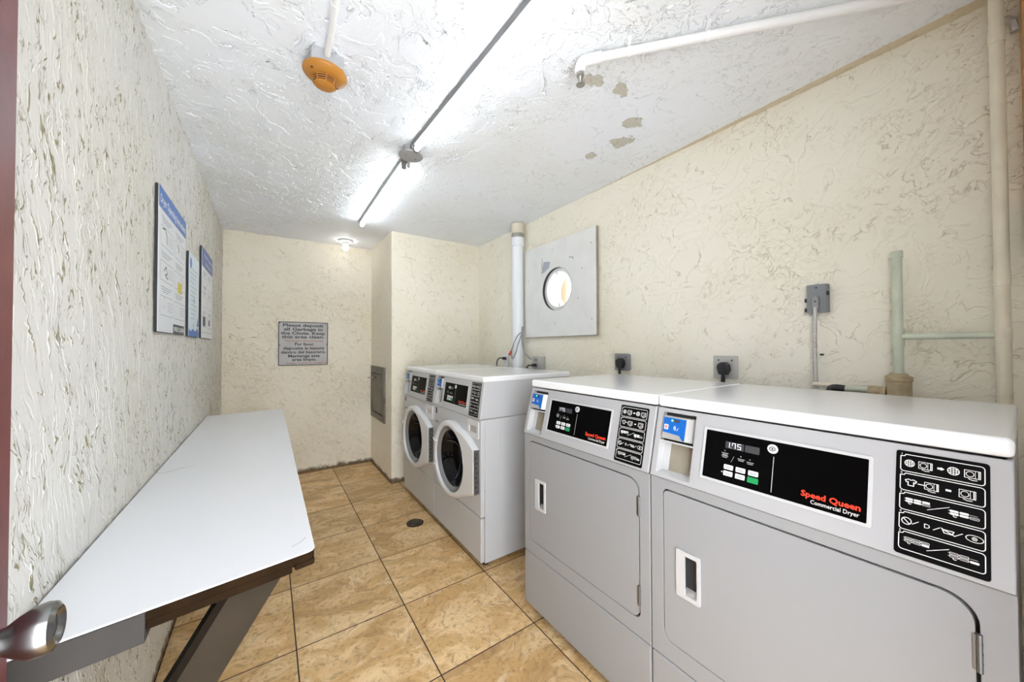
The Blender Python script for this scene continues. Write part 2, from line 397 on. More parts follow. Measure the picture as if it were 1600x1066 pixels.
def obj(name, bm, mat, parent=None, bevel=0., seg=2, ang=40, smooth=True, origin=True):
    bmesh.ops.remove_doubles(bm, verts=bm.verts, dist=1e-6)
    bmesh.ops.recalc_face_normals(bm, faces=bm.faces)
    me = bpy.data.meshes.new(name); bm.to_mesh(me); bm.free()
    if parent is None and origin and len(me.vertices):
        xs = [v.co for v in me.vertices]
        o = Vector(((min(v.x for v in xs) + max(v.x for v in xs)) / 2, (min(v.y for v in xs) + max(v.y for v in xs)) / 2, min(v.z for v in xs)))
        me.transform(Matrix.Translation(-o))
    else: o = Vector((0, 0, 0))
    ob = bpy.data.objects.new(name, me); C.objects.link(ob)
    if parent is None: ob.location = o
    mats = mat if isinstance(mat, (list, tuple)) else [mat]
    for m_ in mats: me.materials.append(m_)
    if smooth:
        me.polygons.foreach_set('use_smooth', [True] * len(me.polygons))
        me.set_sharp_from_angle(angle=math.radians(35))
    if bevel:
        md = ob.modifiers.new('bevel', 'BEVEL'); md.width = bevel; md.segments = seg
        md.limit_method = 'ANGLE'; md.angle_limit = math.radians(ang); md.harden_normals = True
    if parent is not None: ob.parent = parent
    return ob
def tag(o, label, cat, group=None):
    o['label'] = label; o['category'] = cat
    if group: o['group'] = group
    return o
def thing(name, label, cat, loc=(0, 0, 0), rot=0., group=None):
    o = bpy.data.objects.new(name, None); C.objects.link(o); o.empty_display_size = .05
    o.location = loc; o.rotation_euler = (0, 0, rot); return tag(o, label, cat, group)
def wpart(name, bm, mat, parent, **k):
    """a part drawn in world coordinates under an unrotated thing"""
    bmesh.ops.translate(bm, verts=bm.verts, vec=-Vector(parent.location)); return obj(name, bm, mat, parent, **k)
def struct(o): o['kind'] = 'structure'; return o
def copy_tree(o, parent=None):
    c = o.copy(); C.objects.link(c); c.parent = parent
    for ch in [x for x in o.children]: copy_tree(ch, c)
    return c

# ------------------------------------------------------------------ room shell
def grid(name, fn, nu, nv, mat, skip=None):
    me = bpy.data.meshes.new(name)
    vs = [fn(i / nu, j / nv) for j in range(nv + 1) for i in range(nu + 1)]
    fs = []
    for j in range(nv):
        for i in range(nu):
            if skip and skip((i + .5) / nu, (j + .5) / nv): continue
            a = j * (nu + 1) + i; fs.append((a, a + 1, a + nu + 2, a + nu + 1))
    me.from_pydata(vs, [], fs); me.materials.append(mat)
    me.polygons.foreach_set('use_smooth', [True] * len(me.polygons)); me.update()
    o = bpy.data.objects.new(name, me); C.objects.link(o); return struct(o)
Y0, Y1, ZA, ZB = YF - .02, D + .03, -.02, H + .03
# normals face the room
grid('wall_left', lambda a, b: (0, Y1 - a * (Y1 - Y0), ZA + b * (ZB - ZA)), 660, 370, M['wall_left'])
PHY, PHZ = 1.912, 1.717
def rw(a, b): return (W, Y0 + a * (YC + .03 - Y0), ZA + b * (ZB - ZA))
def hole(a, b):
    p = rw(a, b); return (p[1] - PHY) ** 2 + (p[2] - PHZ) ** 2 < .172 ** 2
grid('wall_right', rw, 560, 370, M['wall_right'], hole)
grid('wall_back', lambda a, b: (-.03 + a * (XC + .06), D, ZA + b * (ZB - ZA)), 210, 370, M['wall_back'])
La = D + .03 - YC; Lb = W + .03 - XC; LL = La + Lb
def col(a, b):
    s = a * LL; z = ZA + b * (ZB - ZA); r = .012
    if s < La - r: return (XC, D + .03 - s, z)
    if s > La + r: return (XC + (s - La), YC, z)
    t = (s - La + r) / (2 * r) * PI / 2
    return (XC + r - r * math.cos(t), YC + r - r * math.sin(t), z)
grid('wall_corner', col, 300, 370, M['wall_back'])
grid('ceiling', lambda a, b: (-.03 + b * (W + .06), Y0 + a * (Y1 - Y0), H), 820, 430, M['ceiling'])
b_ = bm_new(); add_box(b_, -.15, W + .15, YF - .15, D + .15, -.1, 0); struct(obj('floor', b_, M['floor'], origin=False))
# front wall behind the camera, with the open doorway the daylight comes through
b_ = bm_new(); F = Fr((0, YF, 0), (-1, 0, 0), (0, 0, 1))
add_plate(b_, F, [(-W - .2, -.02), (.15, -.02), (.15, H + .1), (-W - .2, H + .1)], [[(-.97, .0), (-.07, .0), (-.07, 2.05), (-.97, 2.05)]], -.12, 0)
struct(obj('wall_front', b_, M['front'], origin=False))
# outer skins, so no daylight slips through the corners
b_ = bm_new()
add_box(b_, -.15, -.04, YF - .12, D + .15, -.02, H + .15)
struct(obj('wall_left_backing', b_, M['board'], origin=False))
b_ = bm_new(); add_box(b_, -.15, W + .16, D + .05, D + .15, -.02, H + .15); struct(obj('wall_back_backing', b_, M['board'], origin=False))
b_ = bm_new(); add_box(b_, -.15, W + .16, YF - .12, D + .15, H + .05, H + .15); struct(obj('ceiling_backing', b_, M['board'], origin=False))
b_ = bm_new(); F = Fr((W + .04, 0, 0), (0, -1, 0), (0, 0, 1))
add_plate(b_, F, [(-D - .15, -.02), (-YF + .12, -.02), (-YF + .12, H + .1), (-D - .15, H + .1)], [circ(-PHY, PHZ, .165, 40)], -.10, 0)
struct(obj('wall_right_backing', b_, M['board'], origin=False))

# maroon door, swung open against the left wall
b_ = bm_new(); add_box(b_, .045, .088, YF + .01, .580, .012, 2.03)
door = struct(obj('door_1', b_, M['maroon'], bevel=.002, origin=False))
def knob():
    b = bm_new(); c = Vector((.088, .500, .948))
    add_lathe(b, [(.032, 0), (.033, .004), (.028, .010), (.016, .013), (.0135, .020), (.0145, .027), (.021, .036), (.0265, .046), (.0275, .055), (.0255, .062), (.020, .0655), (.0175, .0645), (.013, .0605), (0, .0595)], c, (1, .05, .03), 40, False)
    return obj('door_knob', b, M['nickel'], door)
knob()
b_ = bm_new(); add_box(b_, .052, .081, .580, .5825, .90, 1.0)
lp = obj('latch_plate', b_, M['maroon'], door, bevel=.001)
b_ = bm_new(); add_hull(b_, [(.058, .5825, .955), (.058, .5825, .942), (.075, .5825, .942), (.075, .5825, .955)], [(.060, .595, .951), (.060, .589, .943), (.073, .589, .943), (.073, .595, .951)])
obj('latch_bolt', b_, M['drain'], door)
for zz in (.985, .928):
    b_ = bm_new(); add_lathe(b_, [(.005, 0), (.0055, .004), (.003, .006), (0, .006)], (.078, .5825, zz), (.5, 1, 0), 12); obj('screw', b_, M['maroon'], door)

# wood casing and grey box at the extreme right, beside the doorway
b_ = bm_new(); add_box(b_, 2.165, W + .02, YF + .002, -.149, 1.685, H - .002)
struct(obj('trim_1', b_, M['oakwood'], bevel=.004, origin=False))
b_ = bm_new(); add_box(b_, 2.13, W - .001, YF + .003, -.150, 1.545, 1.68)
tag(obj('junction_box', b_, M['capgrey'], bevel=.004), 'grey metal box at the extreme right edge under the wood casing', 'electrical box')

# ------------------------------------------------------------------ laundry machines (local: x right across the front, y back, z up)
MW = .6895
def icon_machine(b, F, u, v, s):
    stroke(b, F, [(u - .6 * s, v - .45 * s), (u + .6 * s, v - .45 * s), (u + .6 * s, v + .45 * s), (u - .6 * s, v + .45 * s)], s * .06, closed=True)
    stroke(b, F, circ(u - .18 * s, v, .3 * s, 14), s * .055, closed=True)
    stroke(b, F, [(u + .22 * s, v - .45 * s), (u + .22 * s, v + .45 * s)], s * .035)
    stroke(b, F, [(u + .48 * s, v - .45 * s), (u + .48 * s, v + .45 * s)], s * .08)
    stroke(b, F, [(u - .3 * s, v - .58 * s), (u, v - .70 * s), (u + .35 * s, v - .66 * s)], s * .07)
def icon_ball(b, F, u, v, s):
    stroke(b, F, circ(u, v, s * .5, 16), s * .09, closed=True)
    for k in (-.25, 0, .25):
        w = math.sqrt(.25 - k * k) * s
        stroke(b, F, [(u - w, v + k * s), (u + w, v + k * s)], s * .07); stroke(b, F, [(u + k * s, v - w), (u + k * s, v + w)], s * .07)
def icon_pills(b, F, u, v, s, full):
    for r in range(2):
        for c in range(3):
            p = rrect(u + (c - 1.5) * s + .06 * s, u + (c - .5) * s - .06 * s, v - r * s * .42, v - r * s * .42 + .32 * s, .08 * s, 2)
            if full[r * 3 + c] == '1': fill(b, F, p, .0007)
            elif full[r * 3 + c] == '0': stroke(b, F, p, s * .05, closed=True)
        stroke(b, F, [(u - 1.6 * s, v + .16 * s - r * .42 * s), (u + 1.3 * s, v + .16 * s - r * .42 * s)], s * .035)
    stroke(b, F, circ(u - .9 * s, v - .5 * s, .2 * s, 8)[4:] , s * .09)
def instruction_panel(F, u0, u1, s0, s1, parent, tilt=0.):
    b = bm_new(); add_plate(b, F, rrect(u0, u1, s0, s1, .005, 4), [], 0, .0012)
    P = obj('instruction_panel', b, M['blackmat'], parent)
    b = bm_new(); w = u1 - u0; h = s1 - s0; hr = h * .166
    f1 = lambda x: u0 + w * x
    for i in range(5):
        t = s1 - h * .035 - i * h * .187; bt = t - hr
        x0, x1 = f1(.055), f1(.95); r = w * .04
        pts = rrect(x0, x1, bt, t, r, 3); pts = pts[:-4]                      # the top left corner steps round the row number
        pts = pts + [(x0 + w * .06, t), (x0 + w * .045, t - w * .028), (x0, t - w * .035)]
        stroke(b, F, pts, w * .011, .0018, closed=True)
        add_text(b, F, str(i + 1), f1(.055), t - w * .012, w * .05, .0018)
        c = (t + bt) / 2; g = .0018
        Fg = Fr(F(0, 0, .0012), F.x, F.y)
        if i == 0:
            icon_ball(b, Fg, f1(.16), c, w * .11); icon_machine(b, Fg, f1(.34), c, w * .125)
            stroke(b, Fg, [(f1(.48), c), (f1(.52), c)], w * .03); stroke(b, Fg, [(f1(.51), c + w * .02), (f1(.54), c), (f1(.51), c - w * .02)], w * .01)
            icon_ball(b, Fg, f1(.64), c, w * .12); icon_machine(b, Fg, f1(.83), c, w * .13)
        elif i == 1:
            x, q = f1(.18), w * .065
            stroke(b, Fg, [(x - q * .4, c + q * .8), (x - q, c + q * .5), (x - q * .8, c), (x - q * .5, c + q * .15), (x - q * .5, c - q * .8), (x + q * .5, c - q * .8), (x + q * .5, c + q * .15), (x + q * .8, c), (x + q, c + q * .5), (x + q * .4, c + q * .8), (x, c + q * .6)], w * .012, closed=True)
            stroke(b, Fg, [(f1(.26), c), (f1(.34), c)], w * .012); icon_machine(b, Fg, f1(.41), c, w * .125)
            stroke(b, Fg, [(f1(.57), c), (f1(.61), c)], w * .03); icon_machine(b, Fg, f1(.78), c, w * .135)
        elif i in (2, 4):
            icon_pills(b, Fg, f1(.26), c + w * .03, w * .095, '111110' if i == 2 else '000001')
            stroke(b, Fg, [(f1(.37), c - w * .06), (f1(.60), c + w * .06)], w * .008)
            icon_pills(b, Fg, f1(.75), c + w * .0, w * .10, '112110' if i == 2 else '002001')
        else:
            stroke(b, Fg, circ(f1(.14), c, w * .055, 16), w * .012, closed=True); stroke(b, Fg, [(f1(.11), c + w * .03), (f1(.17), c - w * .035)], w * .012)
            for x in (.24, .47, .70): stroke(b, Fg, [(f1(x - .035), c - w * .03), (f1(x + .035), c + w * .03)], w * .009)
            add_text(b, Fg, 'D', f1(.33), c - w * .035, w * .10, .0006)
            stroke(b, Fg, [(f1(.53), c + w * .02), (f1(.65), c + w * .02), (f1(.63), c - w * .03), (f1(.55), c - w * .03)], w * .011, closed=True)
            stroke(b, Fg, [(f1(.52), c + w * .035), (f1(.54), c + w * .02), (f1(.66), c - w * .04)], w * .012)
            stroke(b, Fg, circ(f1(.85), c, w * .085, 16, w * .05), w * .009, closed=True); icon_ball(b, Fg, f1(.85), c, w * .05)
    obj('pictograms', b, M['white_ink'], P)

def make_console(root, zb, zt, dr, front, kind):
    L = math.hypot(zt - zb, dr); F = Fr((0, front, zb), (1, 0, 0), (0, dr, zt - zb))
    pu0, pu1, ps0, ps1 = .024, .131, .012, .207; e = .003
    b = bm_new()
    add_plate(b, F, [(e, 0), (MW - e, 0), (MW - e, L), (e, L)], [rrect(pu0, pu1, ps0, ps1, .004, 3)], -.010, 0)
    yb = .66
    for x0, x1 in ((e, .012), (MW - .012, MW - e)):                 # side cheeks
        add_hull(b, [(x0, front + .008, zb), (x0, front + dr + .008, zt), (x0, yb, zt), (x0, yb, zb)], [(x1, front + .008, zb), (x1, front + dr + .008, zt), (x1, yb, zt), (x1, yb, zb)])
    con = obj('console', b, M['console' if kind == 'Dryer' else 'console_brightened'], root, bevel=.003, seg=3, ang=60)
    # pocket lining: white cheeks and shelf, tan metal back plate
    dep = .045
    b = bm_new()
    for (a, c, d, f) in ((pu0 - .004, pu0, ps0 - .004, ps1 + .004), (pu1, pu1 + .004, ps0 - .004, ps1 + .004)):
        add_plate(b, F, [(a, d), (c, d), (c, f), (a, f)], [], -dep, -.001)
    add_plate(b, F, [(pu0, ps0 - .004), (pu1, ps0 - .004), (pu1, ps0), (pu0, ps0)], [], -dep, -.001)
    add_plate(b, F, [(pu0, ps1), (pu1, ps1), (pu1, ps1 + .004), (pu0, ps1 + .004)], [], -dep, -.001)
    add_plate(b, F, [(pu0, .112), (pu1, .112), (pu1, .1165), (pu0, .1165)], [], -dep, .001)      # ledge under the reader
    add_hull(b, [F(pu0, ps0, -.002), F(pu0, ps0 + .018, -dep), F(pu0, ps0, -dep)], [F(pu1, ps0, -.002), F(pu1, ps0 + .018, -dep), F(pu1, ps0, -dep)])
    add_plate(b, F, [(pu0, ps0), (pu0 + .020, ps0), (pu0 + .020, .112), (pu0, .112)], [], -dep, -.030)
    obj('pocket_lining', b, M['bezel'], con, bevel=.0006)
    b = bm_new(); add_plate(b, F, [(pu0 + .018, ps0 + .01), (pu1 - .001, ps0 + .01), (pu1 - .001, .112), (pu0 + .018, .112)], [], -dep, -.034)
    obj('pocket_plate', b, M['tan_plate'], con)
    b = bm_new(); add_plate(b, F, [(pu0, .1165), (pu1, .1165), (pu1, ps1), (pu0, ps1)], [], -dep, -.020)
    obj('pocket_back', b, M['gap'], con)
    # card reader
    ru0, ru1, rs0, rs1 = .029, .126, .123, .198
    b = bm_new()
    add_hull(b, [F(u, s_, -.019) for u, s_ in rrect(ru0, ru1, rs0, rs1, .003, 3)], [F(ru0 + (u - ru0) * .82, rs0 + (s_ - rs0) * .96, .006) for u, s_ in rrect(ru0, ru1, rs0, rs1, .006, 3)])
    rd = obj('card_reader', b, M['silver'], root, bevel=.0008)
    bu1 = ru0 + (ru1 - ru0) * .80
    b = bm_new(); add_plate(b, F, [(ru0 + .003, rs0 + .020), (bu1 - .018, rs0 + .016), (bu1 - .008, rs0 + .003), (bu1 - .002, rs0 + .002), (bu1 - .001, rs1 - .008), (ru0 + .003, rs1 - .008)], [], .0055, .0072)
    obj('reader_face', b, M['blue'], rd)
    b = bm_new(); fill(b, F, rrect(ru0 + .007, ru0 + .021, rs0 + .029, rs0 + .045, .002, 2), .0076)
    obj('contact_square', b, M['white_ink'], rd)
    b = bm_new(); fill(b, F, rrect(ru0 + .0095, ru0 + .0185, rs0 + .032, rs0 + .042, .001, 1), .0080); obj('red_square', b, M['pink'], rd)
    b = bm_new(); fill(b, F, rrect(ru0 + .028, ru0 + .056, rs1 - .020, rs1 - .012, .001, 1), .0076); obj('reader_window', b, M['lcd'], rd)
    b = bm_new(); fill(b, F, rrect(ru0 + .029, ru0 + .036, rs1 - .019, rs1 - .013, .001, 1), .0080); obj('status_light', b, M['led'], rd)
    b = bm_new()
    for r in (.004, .007, .010): stroke(b, F, [(ru0 + .036 + r * math.cos(a), rs0 + .036 + r * math.sin(a)) for a in (-.7, -.3, .1, .5, .9)], .0013, .0076)
    stroke(b, F, [(ru0 + .050, rs0 + .030), (ru0 + .054, rs0 + .038)], .0016, .0076)
    obj('tap_symbol', b, M['white_ink'], rd)
    # display panel with white bezel
    du0, du1, ds0, ds1 = .160, .514, .037, .183
    b = bm_new()
    add_plate(b, F, rrect(du0, du1, ds0, ds1, .004, 4), [rrect(du0 + .007, du1 - .007, ds0 + .007, ds1 - .007, .002, 3)], 0, .003)
    bz = obj('display_bezel', b, M['bezel'], root, bevel=.0012, seg=2)
    b = bm_new(); add_plate(b, F, rrect(du0 + .006, du1 - .006, ds0 + .006, ds1 - .006, .002, 3), [], 0, .0012)
    dp = obj('display_panel', b, M['black'], root)
    b = bm_new(); fill(b, F, rrect(.221, .267, .1345, .153, .001, 1), .0018); fill(b, F, rrect(.270, .304, .1345, .153, .001, 1), .0018); obj('display_window', b, M['lcd'], dp)
    b = bm_new()                                                    # 1.75 in seven-segment strokes
    def seg(u, ch):
        w, h = .0078, .0130; y0 = .1375
        S = {'a': ((0, h), (w, h)), 'b': ((w, h), (w, h / 2)), 'c': ((w, h / 2), (w, 0)), 'd': ((0, 0), (w, 0)), 'e': ((0, 0), (0, h / 2)), 'f': ((0, h / 2), (0, h)), 'g': ((0, h / 2), (w, h / 2))}
        for k in {'1': 'bc', '7': 'abcf', '5': 'afgcd'}[ch]: stroke(b, F, [(u + x, y0 + y) for x, y in S[k]], .0016, .0024)
    seg(.2235, '1'); seg(.2385, '7'); seg(.2520, '5'); fill(b, F, rrect(.2348, .2361, .1368, .1381, .0003, 1), .0024)
    obj('price_digits', b, M['digit'], dp)
    b = bm_new()
    for u in (.234, .264, .294):
        for s_ in (.0845, .0675):
            if u > .29 and s_ < .08: continue
            add_plate(b, F, rrect(u - .0115, u + .0115, s_ - .0063, s_ + .0063, .002, 3), [], .001, .0026)
    fill(b, F, circ(.2185, .069, .0018, 8), .0018)
    obj('selection_buttons', b, M['button'], dp)
    b = bm_new(); add_plate(b, F, rrect(.2815, .3065, .0600, .0745, .002, 3), [], .001, .0026); obj('start_button', b, M['green'], dp)
    b = bm_new()
    for k, (u, s_) in enumerate(((.234, .0845), (.264, .0845), (.294, .0845), (.234, .0675), (.264, .0675))):
        for j in range(4): stroke(b, F, [(u - .006 + j * .0036, s_ - .0024), (u - .006 + j * .0036, s_ + .0018 + (j % 2) * .001)], .0018, .0031)
        stroke(b, F, [(u - .007, s_ - .0026), (u + .007, s_ - .0026)], .0009, .0031)
    obj('button_print', b, M['inkg'], dp)
    b = bm_new(); stroke(b, F, [(.336, .052), (.336, .138)], .0016, .0018)
    for u, s_ in ((.221, .126), (.221, .119), (.262, .119), (.284, .116)):
        for j in range(2): stroke(b, F, [(u - .007 + j * .002, s_ - j * .004 - .006), (u + .009 - j * .002, s_ - j * .004 - .006)], .0016, .0018)
        fill(b, F, circ(u, s_ + .001, .0014, 6), .0018)
    stroke(b, F, [(.239, .100), (.245, .116)], .0008, .0018)
    obj('small_print', b, M['grey_ink'], dp)
    b = bm_new(); add_lathe(b, [(.0115, 0), (.0115, .0025), (.0085, .003)], F(.3325, .157, .001), F.n, 24)
    em = obj('round_emblem', b, M['doorw'], dp)
    b = bm_new(); stroke(b, F, circ(.3325, .157, .0062, 16, .0048), .0018, .0050, closed=True); fill(b, F, circ(.3325, .157, .0024, 8), .0050); obj('emblem_eye', b, M['ink'], em)
    b = bm_new(); fit_text(b, F, 'Speed Queen', .395, .497, .0650, .0180, .0018, .028); obj('brand_lettering', b, M['red_ink'], dp)
    b = bm_new(); fit_text(b, F, 'Commercial ' + kind, .413 if kind == 'Dryer' else .405, .495, .0520, .0125, .0018, .004); obj('type_lettering', b, M['white_ink'], dp)
    instruction_panel(F, .5465, .6615, .008, .207, root)
    return F

def lid(root, zlb, zlt, y0, yb):
    b = bm_new(); add_box(b, .0015, MW - .0015, y0, yb, zlb + .003, zlt)
    o = obj('lid', b, M['enamel_top'], root, bevel=.010, seg=4); return o

def base_body(root, zb, yb, seam, inset):
    # cabinet shell: sides, back and core behind the front panel
    b = bm_new(); add_box(b, .002, MW - .002, inset + .012, yb, .035, zb - .004)
    return obj('cabinet', b, M['enamel'], root, bevel=.004, seg=2)

def make_dryer():
    zb, zlb, zlt, dr, seam, yb = .8558, 1.069, 1.1074, .0531, .2935, .677
    r = thing('clothes_dryer', 'white front-load dryer nearest the camera, cut by the right picture edge', 'dryer', (1.3775, 1.2474 - MW, 0), -PI / 2, 'coin laundry dryers')
    b = bm_new(); add_box(b, .003, MW - .003, .030, yb, .035, zb - .002); add_box(b, .014, MW - .014, dr + .060, yb - .008, zb - .003, zlb - .001)
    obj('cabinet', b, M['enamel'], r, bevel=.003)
    F = Fr((0, .004, 0), (1, 0, 0), (0, 0, 1))
    dd = rrect(.044, .648, .354, .823, (.030, .025, .045, .018), 8)
    b = bm_new(); add_plate(b, F, [(.002, seam + .0015), (MW - .002, seam + .0015), (MW - .002, zb - .003), (.002, zb - .003)], [dd], -.028, 0)
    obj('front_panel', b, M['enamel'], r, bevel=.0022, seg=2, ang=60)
    b = bm_new(); add_plate(b, F, rrect(.04, .652, .35, .827, .02), [], -.027, -.016); obj('door_gap', b, M['gap'], r)
    b = bm_new(); add_plate(b, F, rrect(.0478, .6432, .3578, .8192, (.028, .023, .042, .016), 8), [rrect(.094, .158, .524, .654, .004, 2)], -.014, .0015)
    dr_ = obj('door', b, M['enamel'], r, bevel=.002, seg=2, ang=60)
    # pocket handle
    b = bm_new()
    add_plate(b, F, rrect(.090, .162, .519, .658, .005, 4), [rrect(.116, .153, .532, .646, .005, 4)], 0, .0075)
    hd = obj('handle', b, M['bezel'], dr_, bevel=.003, seg=3)
    b = bm_new(); add_plate(b, F, rrect(.100, .160, .526, .652, .003, 2), [], -.024, -.020)
    add_hull(b, [F(.134, .53, -.020), F(.158, .53, -.020), F(.158, .53, .002)], [F(.134, .648, -.020), F(.158, .648, -.020), F(.158, .648, .002)])
    add_hull(b, [F(.110, .528, -.020), F(.110, .545, -.020), F(.110, .528, .002)], [F(.156, .528, -.020), F(.156, .545, -.020), F(.156, .528, .002)][::1])
    obj('handle_recess', b, M['silver'], hd)
    for z0 in (.402, .700):
        b = bm_new(); add_tube(b, [(.6475, .001, z0), (.6475, .001, z0 + .066)], .0042, 10)
        add_box(b, .640, .6475, .0, .003, z0 + .002, z0 + .064)
        for k in range(1, 4): add_tube(b, [(.6475, .001, z0 + .0165 * k - .0007), (.6475, .001, z0 + .0165 * k + .0007)], .0048, 10)
        obj('hinge', b, M['hinge'], dr_)
    b = bm_new(); add_plate(b, F, [(.002, .045), (MW - .002, .045), (MW - .002, seam - .0015), (.002, seam - .0015)], [], -.024, .0015)
    obj('kick_panel', b, M['enamel'], r, bevel=.006, seg=3)
    for x in (.05, MW - .05):
        for y in (.06, .62):
            b = bm_new(); add_lathe(b, [(.018, 0), (.018, .008), (.008, .010), (.008, .037)], (x, y, 0), (0, 0, 1), 16); obj('foot', b, M['rubber'], r)
    make_console(r, zb, zlb, dr, -.003, 'Dryer')
    lid(r, zlb, zlt, dr - .006, yb)
    return r

def make_washer():
    zb, zlb, zlt, dr, seam, yb = .8518, 1.0711, 1.0924, .032, .293, .705
    r = thing('washing_machine', 'white front-load washer beside the gap to the dryers, its right side exposed', 'washing machine', (1.3447, 2.9957 - MW, 0), -PI / 2, 'coin laundry washers')
    b = bm_new(); add_box(b, .003, MW - .003, .082, yb, .030, zb - .002)
    add_box(b, .003, .010, .030, .082, .030, zb - .002); add_box(b, MW - .010, MW - .003, .030, .082, .030, zb - .002); add_box(b, .010, MW - .010, .030, .082, zb - .010, zb - .002); add_box(b, .014, MW - .014, dr + .060, yb - .008, zb - .003, zlb - .001)
    obj('cabinet', b, M['enamel_brightened'], r, bevel=.003)
    # shallow pressed rectangle and screws on the side sheet
    b = bm_new()
    for (ya, yb_, za, zb_) in ((.13, .66, .12, .79),):
        FS = Fr((MW - .003, 0, 0), (0, 1, 0), (0, 0, 1))
        add_plate(b, FS, rrect(ya, yb_, za, zb_, .02), [rrect(ya + .005, yb_ - .005, za + .005, zb_ - .005, .017)], 0, .0012)
    obj('side_pressing', b, M['enamel_brightened'], r, bevel=.0006)
    for (ya, za) in ((.035, .80), (.035, .70), (.035, .58), (.035, .44), (.035, .30), (.06, .06), (.03, .97), (.03, .93)):
        b = bm_new(); add_lathe(b, [(.0045, 0), (.004, .0018), (0, .0022)], (MW - .003, ya, za), (1, 0, 0), 10); obj('screw', b, M['galv'], r)
    F = Fr((0, .004, 0), (1, 0, 0), (0, 0, 1))
    cx, cz = .335, .550
    b = bm_new(); add_plate(b, F, [(.002, seam + .0015), (MW - .002, seam + .0015), (MW - .002, zb - .003), (.002, zb - .003)], [circ(cx, cz, .200, 48)], -.026, 0)
    fp = obj('front_panel', b, M['enamel_brightened'], r, bevel=.005, seg=3, ang=60)
    b = bm_new(); add_plate(b, F, [(.002, .040), (MW - .002, .040), (MW - .002, seam - .0015), (.002, seam - .0015)], [], -.024, .001)
    obj('kick_panel', b, M['enamel_brightened'], r, bevel=.005, seg=3)
    # door
    pts = []
    for k in range(41):
        a = math.radians(64 + (300 - 64) * k / 40); pts.append((cx + .243 * math.cos(a), cz + .243 * math.sin(a)))
    pts += [(.500, .358), (.645, .415), (.664, .425), (.668, .440), (.668, .665), (.662, .684), (.600, .722), (.52, .755)]
    def th(u): return .052 - .016 * max(0, min(1, (u - .1) / .56))
    b = bm_new(); hole_ = circ(cx, cz, .198, 56)
    lo = [[b.verts.new(F(u, v, .002)) for u, v in lp] for lp in (pts, hole_)]
    def fv(u, v): return F(u, v, th(u))
    hi = []
    for lp, s_ in ((pts, -.016), (hole_, .010)):
        ring = []
        for u, v in lp:
            du, dv = u - cx, v - cz; q = math.hypot(du, dv); ring.append(b.verts.new(F(u + du / q * s_, v + dv / q * s_, th(u))))
        hi.append(ring)
    mid = [b.verts.new(F(u, v, th(u) - .014)) for u, v in pts]
    es = [b.edges.new((lp[i], lp[(i + 1) % len(lp)])) for lp in hi for i in range(len(lp))]
    bmesh.ops.triangle_fill(b, use_beauty=True, edges=es, normal=F.n)
    for A, B in ((lo[0], mid), (mid, hi[0]), (lo[1], hi[1])):
        for i in range(len(A)): j = (i + 1) % len(A); b.faces.new((A[i], A[j], B[j], B[i]))
    d = obj('door', b, M['doorw'], r, bevel=.003, seg=3, ang=25)
    b = bm_new(); add_lathe(b, [(.199, .004), (.199, .030), (.196, .036), (.188, .030), (.178, .010), (.172, .004)], F(cx, cz, 0), F.n, 56, False)
    obj('door_ring', b, M['ring'], d)
    b = bm_new(); add_lathe(b, [(.179, .014), (.170, .006), (.155, -.030), (.135, -.055), (.08, -.066), (0, -.070)], F(cx, cz, 0), F.n, 56, False)
    obj('door_glass', b, M['glass'], d)
    # drum baffles glimpsed behind the glass sit on its inner face as moulded ribs
    for a0 in (2.3, 4.2, 6.1):
        b = bm_new(); add_tube(b, [F(cx + q * math.cos(a0 + (q - .05) * 3), cz + q * math.sin(a0 + (q - .05) * 3), h_) for q, h_ in ((.05, -.064), (.09, -.060), (.12, -.054), (.145, -.036), (.160, -.012))], [.003, .006, .007, .006, .003], 8); obj('glass_rib', b, M['drum'], d)

    # grip on the left rim
    def rim(a, rr, h): return F(cx + rr * math.cos(a), cz + rr * math.sin(a), h)
    b = bm_new(); A = [math.radians(160 + 40 * k / 10) for k in range(11)]
    add_hull(b, [rim(a, .228, .046) for a in A] + [rim(a, .206, .046) for a in A[::-1]], [rim(a, .228, .0525) for a in A] + [rim(a, .206, .0525) for a in A[::-1]])
    obj('handle', b, M['silver'], d, bevel=.002)
    for a in (math.radians(158), math.radians(202)):
        b = bm_new(); add_tube(b, [rim(a, .244, .042), rim(a, .236, .055), rim(a, .205, .055), rim(a, .199, .042)], .005, 8); obj('handle_end', b, M['doorw'], d)
    b = bm_new(); add_box(b, .666, .671, -.030, .003, .428, .678)
    hg = obj('hinge', b, M['hinge'], d)
    b = bm_new()
    for k in range(9): add_lathe(b, [(.0045, 0), (.0045, .002), (0, .0025)], (.671, -.014 - (k % 2) * .006, .442 + k * .027), (1, 0, 0), 8)
    obj('hinge_bolts', b, M['gap'], hg)
    # soap drawer
    b = bm_new(); add_plate(b, F, rrect(.536, .668, .735, .838, .012, 4), [rrect(.556, .648, .768, .806, .006, 3)], 0, .006)
    dw = obj('soap_drawer', b, M['doorw'], r, bevel=.002)
    b = bm_new(); add_plate(b, F, rrect(.553, .651, .765, .809, .004, 2), [], -.001, .0008)
    obj('drawer_recess', b, M['silver'], dw)
    b = bm_new(); add_plate(b, F, rrect(.033, .054, .796, .834, .004, 3), [], 0, .002); lb = obj('warning_label', b, M['blackmat'], r)
    b = bm_new(); stroke(b, F, circ(.0435, .822, .006, 10), .0018, .0024, closed=True); stroke(b, F, [(.038, .802), (.049, .812)], .002, .0024); obj('label_print', b, M['white_ink'], lb)
    b = bm_new()
    for k, (u, w_) in enumerate(((.020, .022), (.050, .032))):
        fill(b, F, rrect(u, u + w_, .733, .741, .001, 1), .0006)
        stroke(b, F, [(u, .726), (u + w_, .726)], .0016, .0006)
    obj('front_print', b, M['ink'], r)
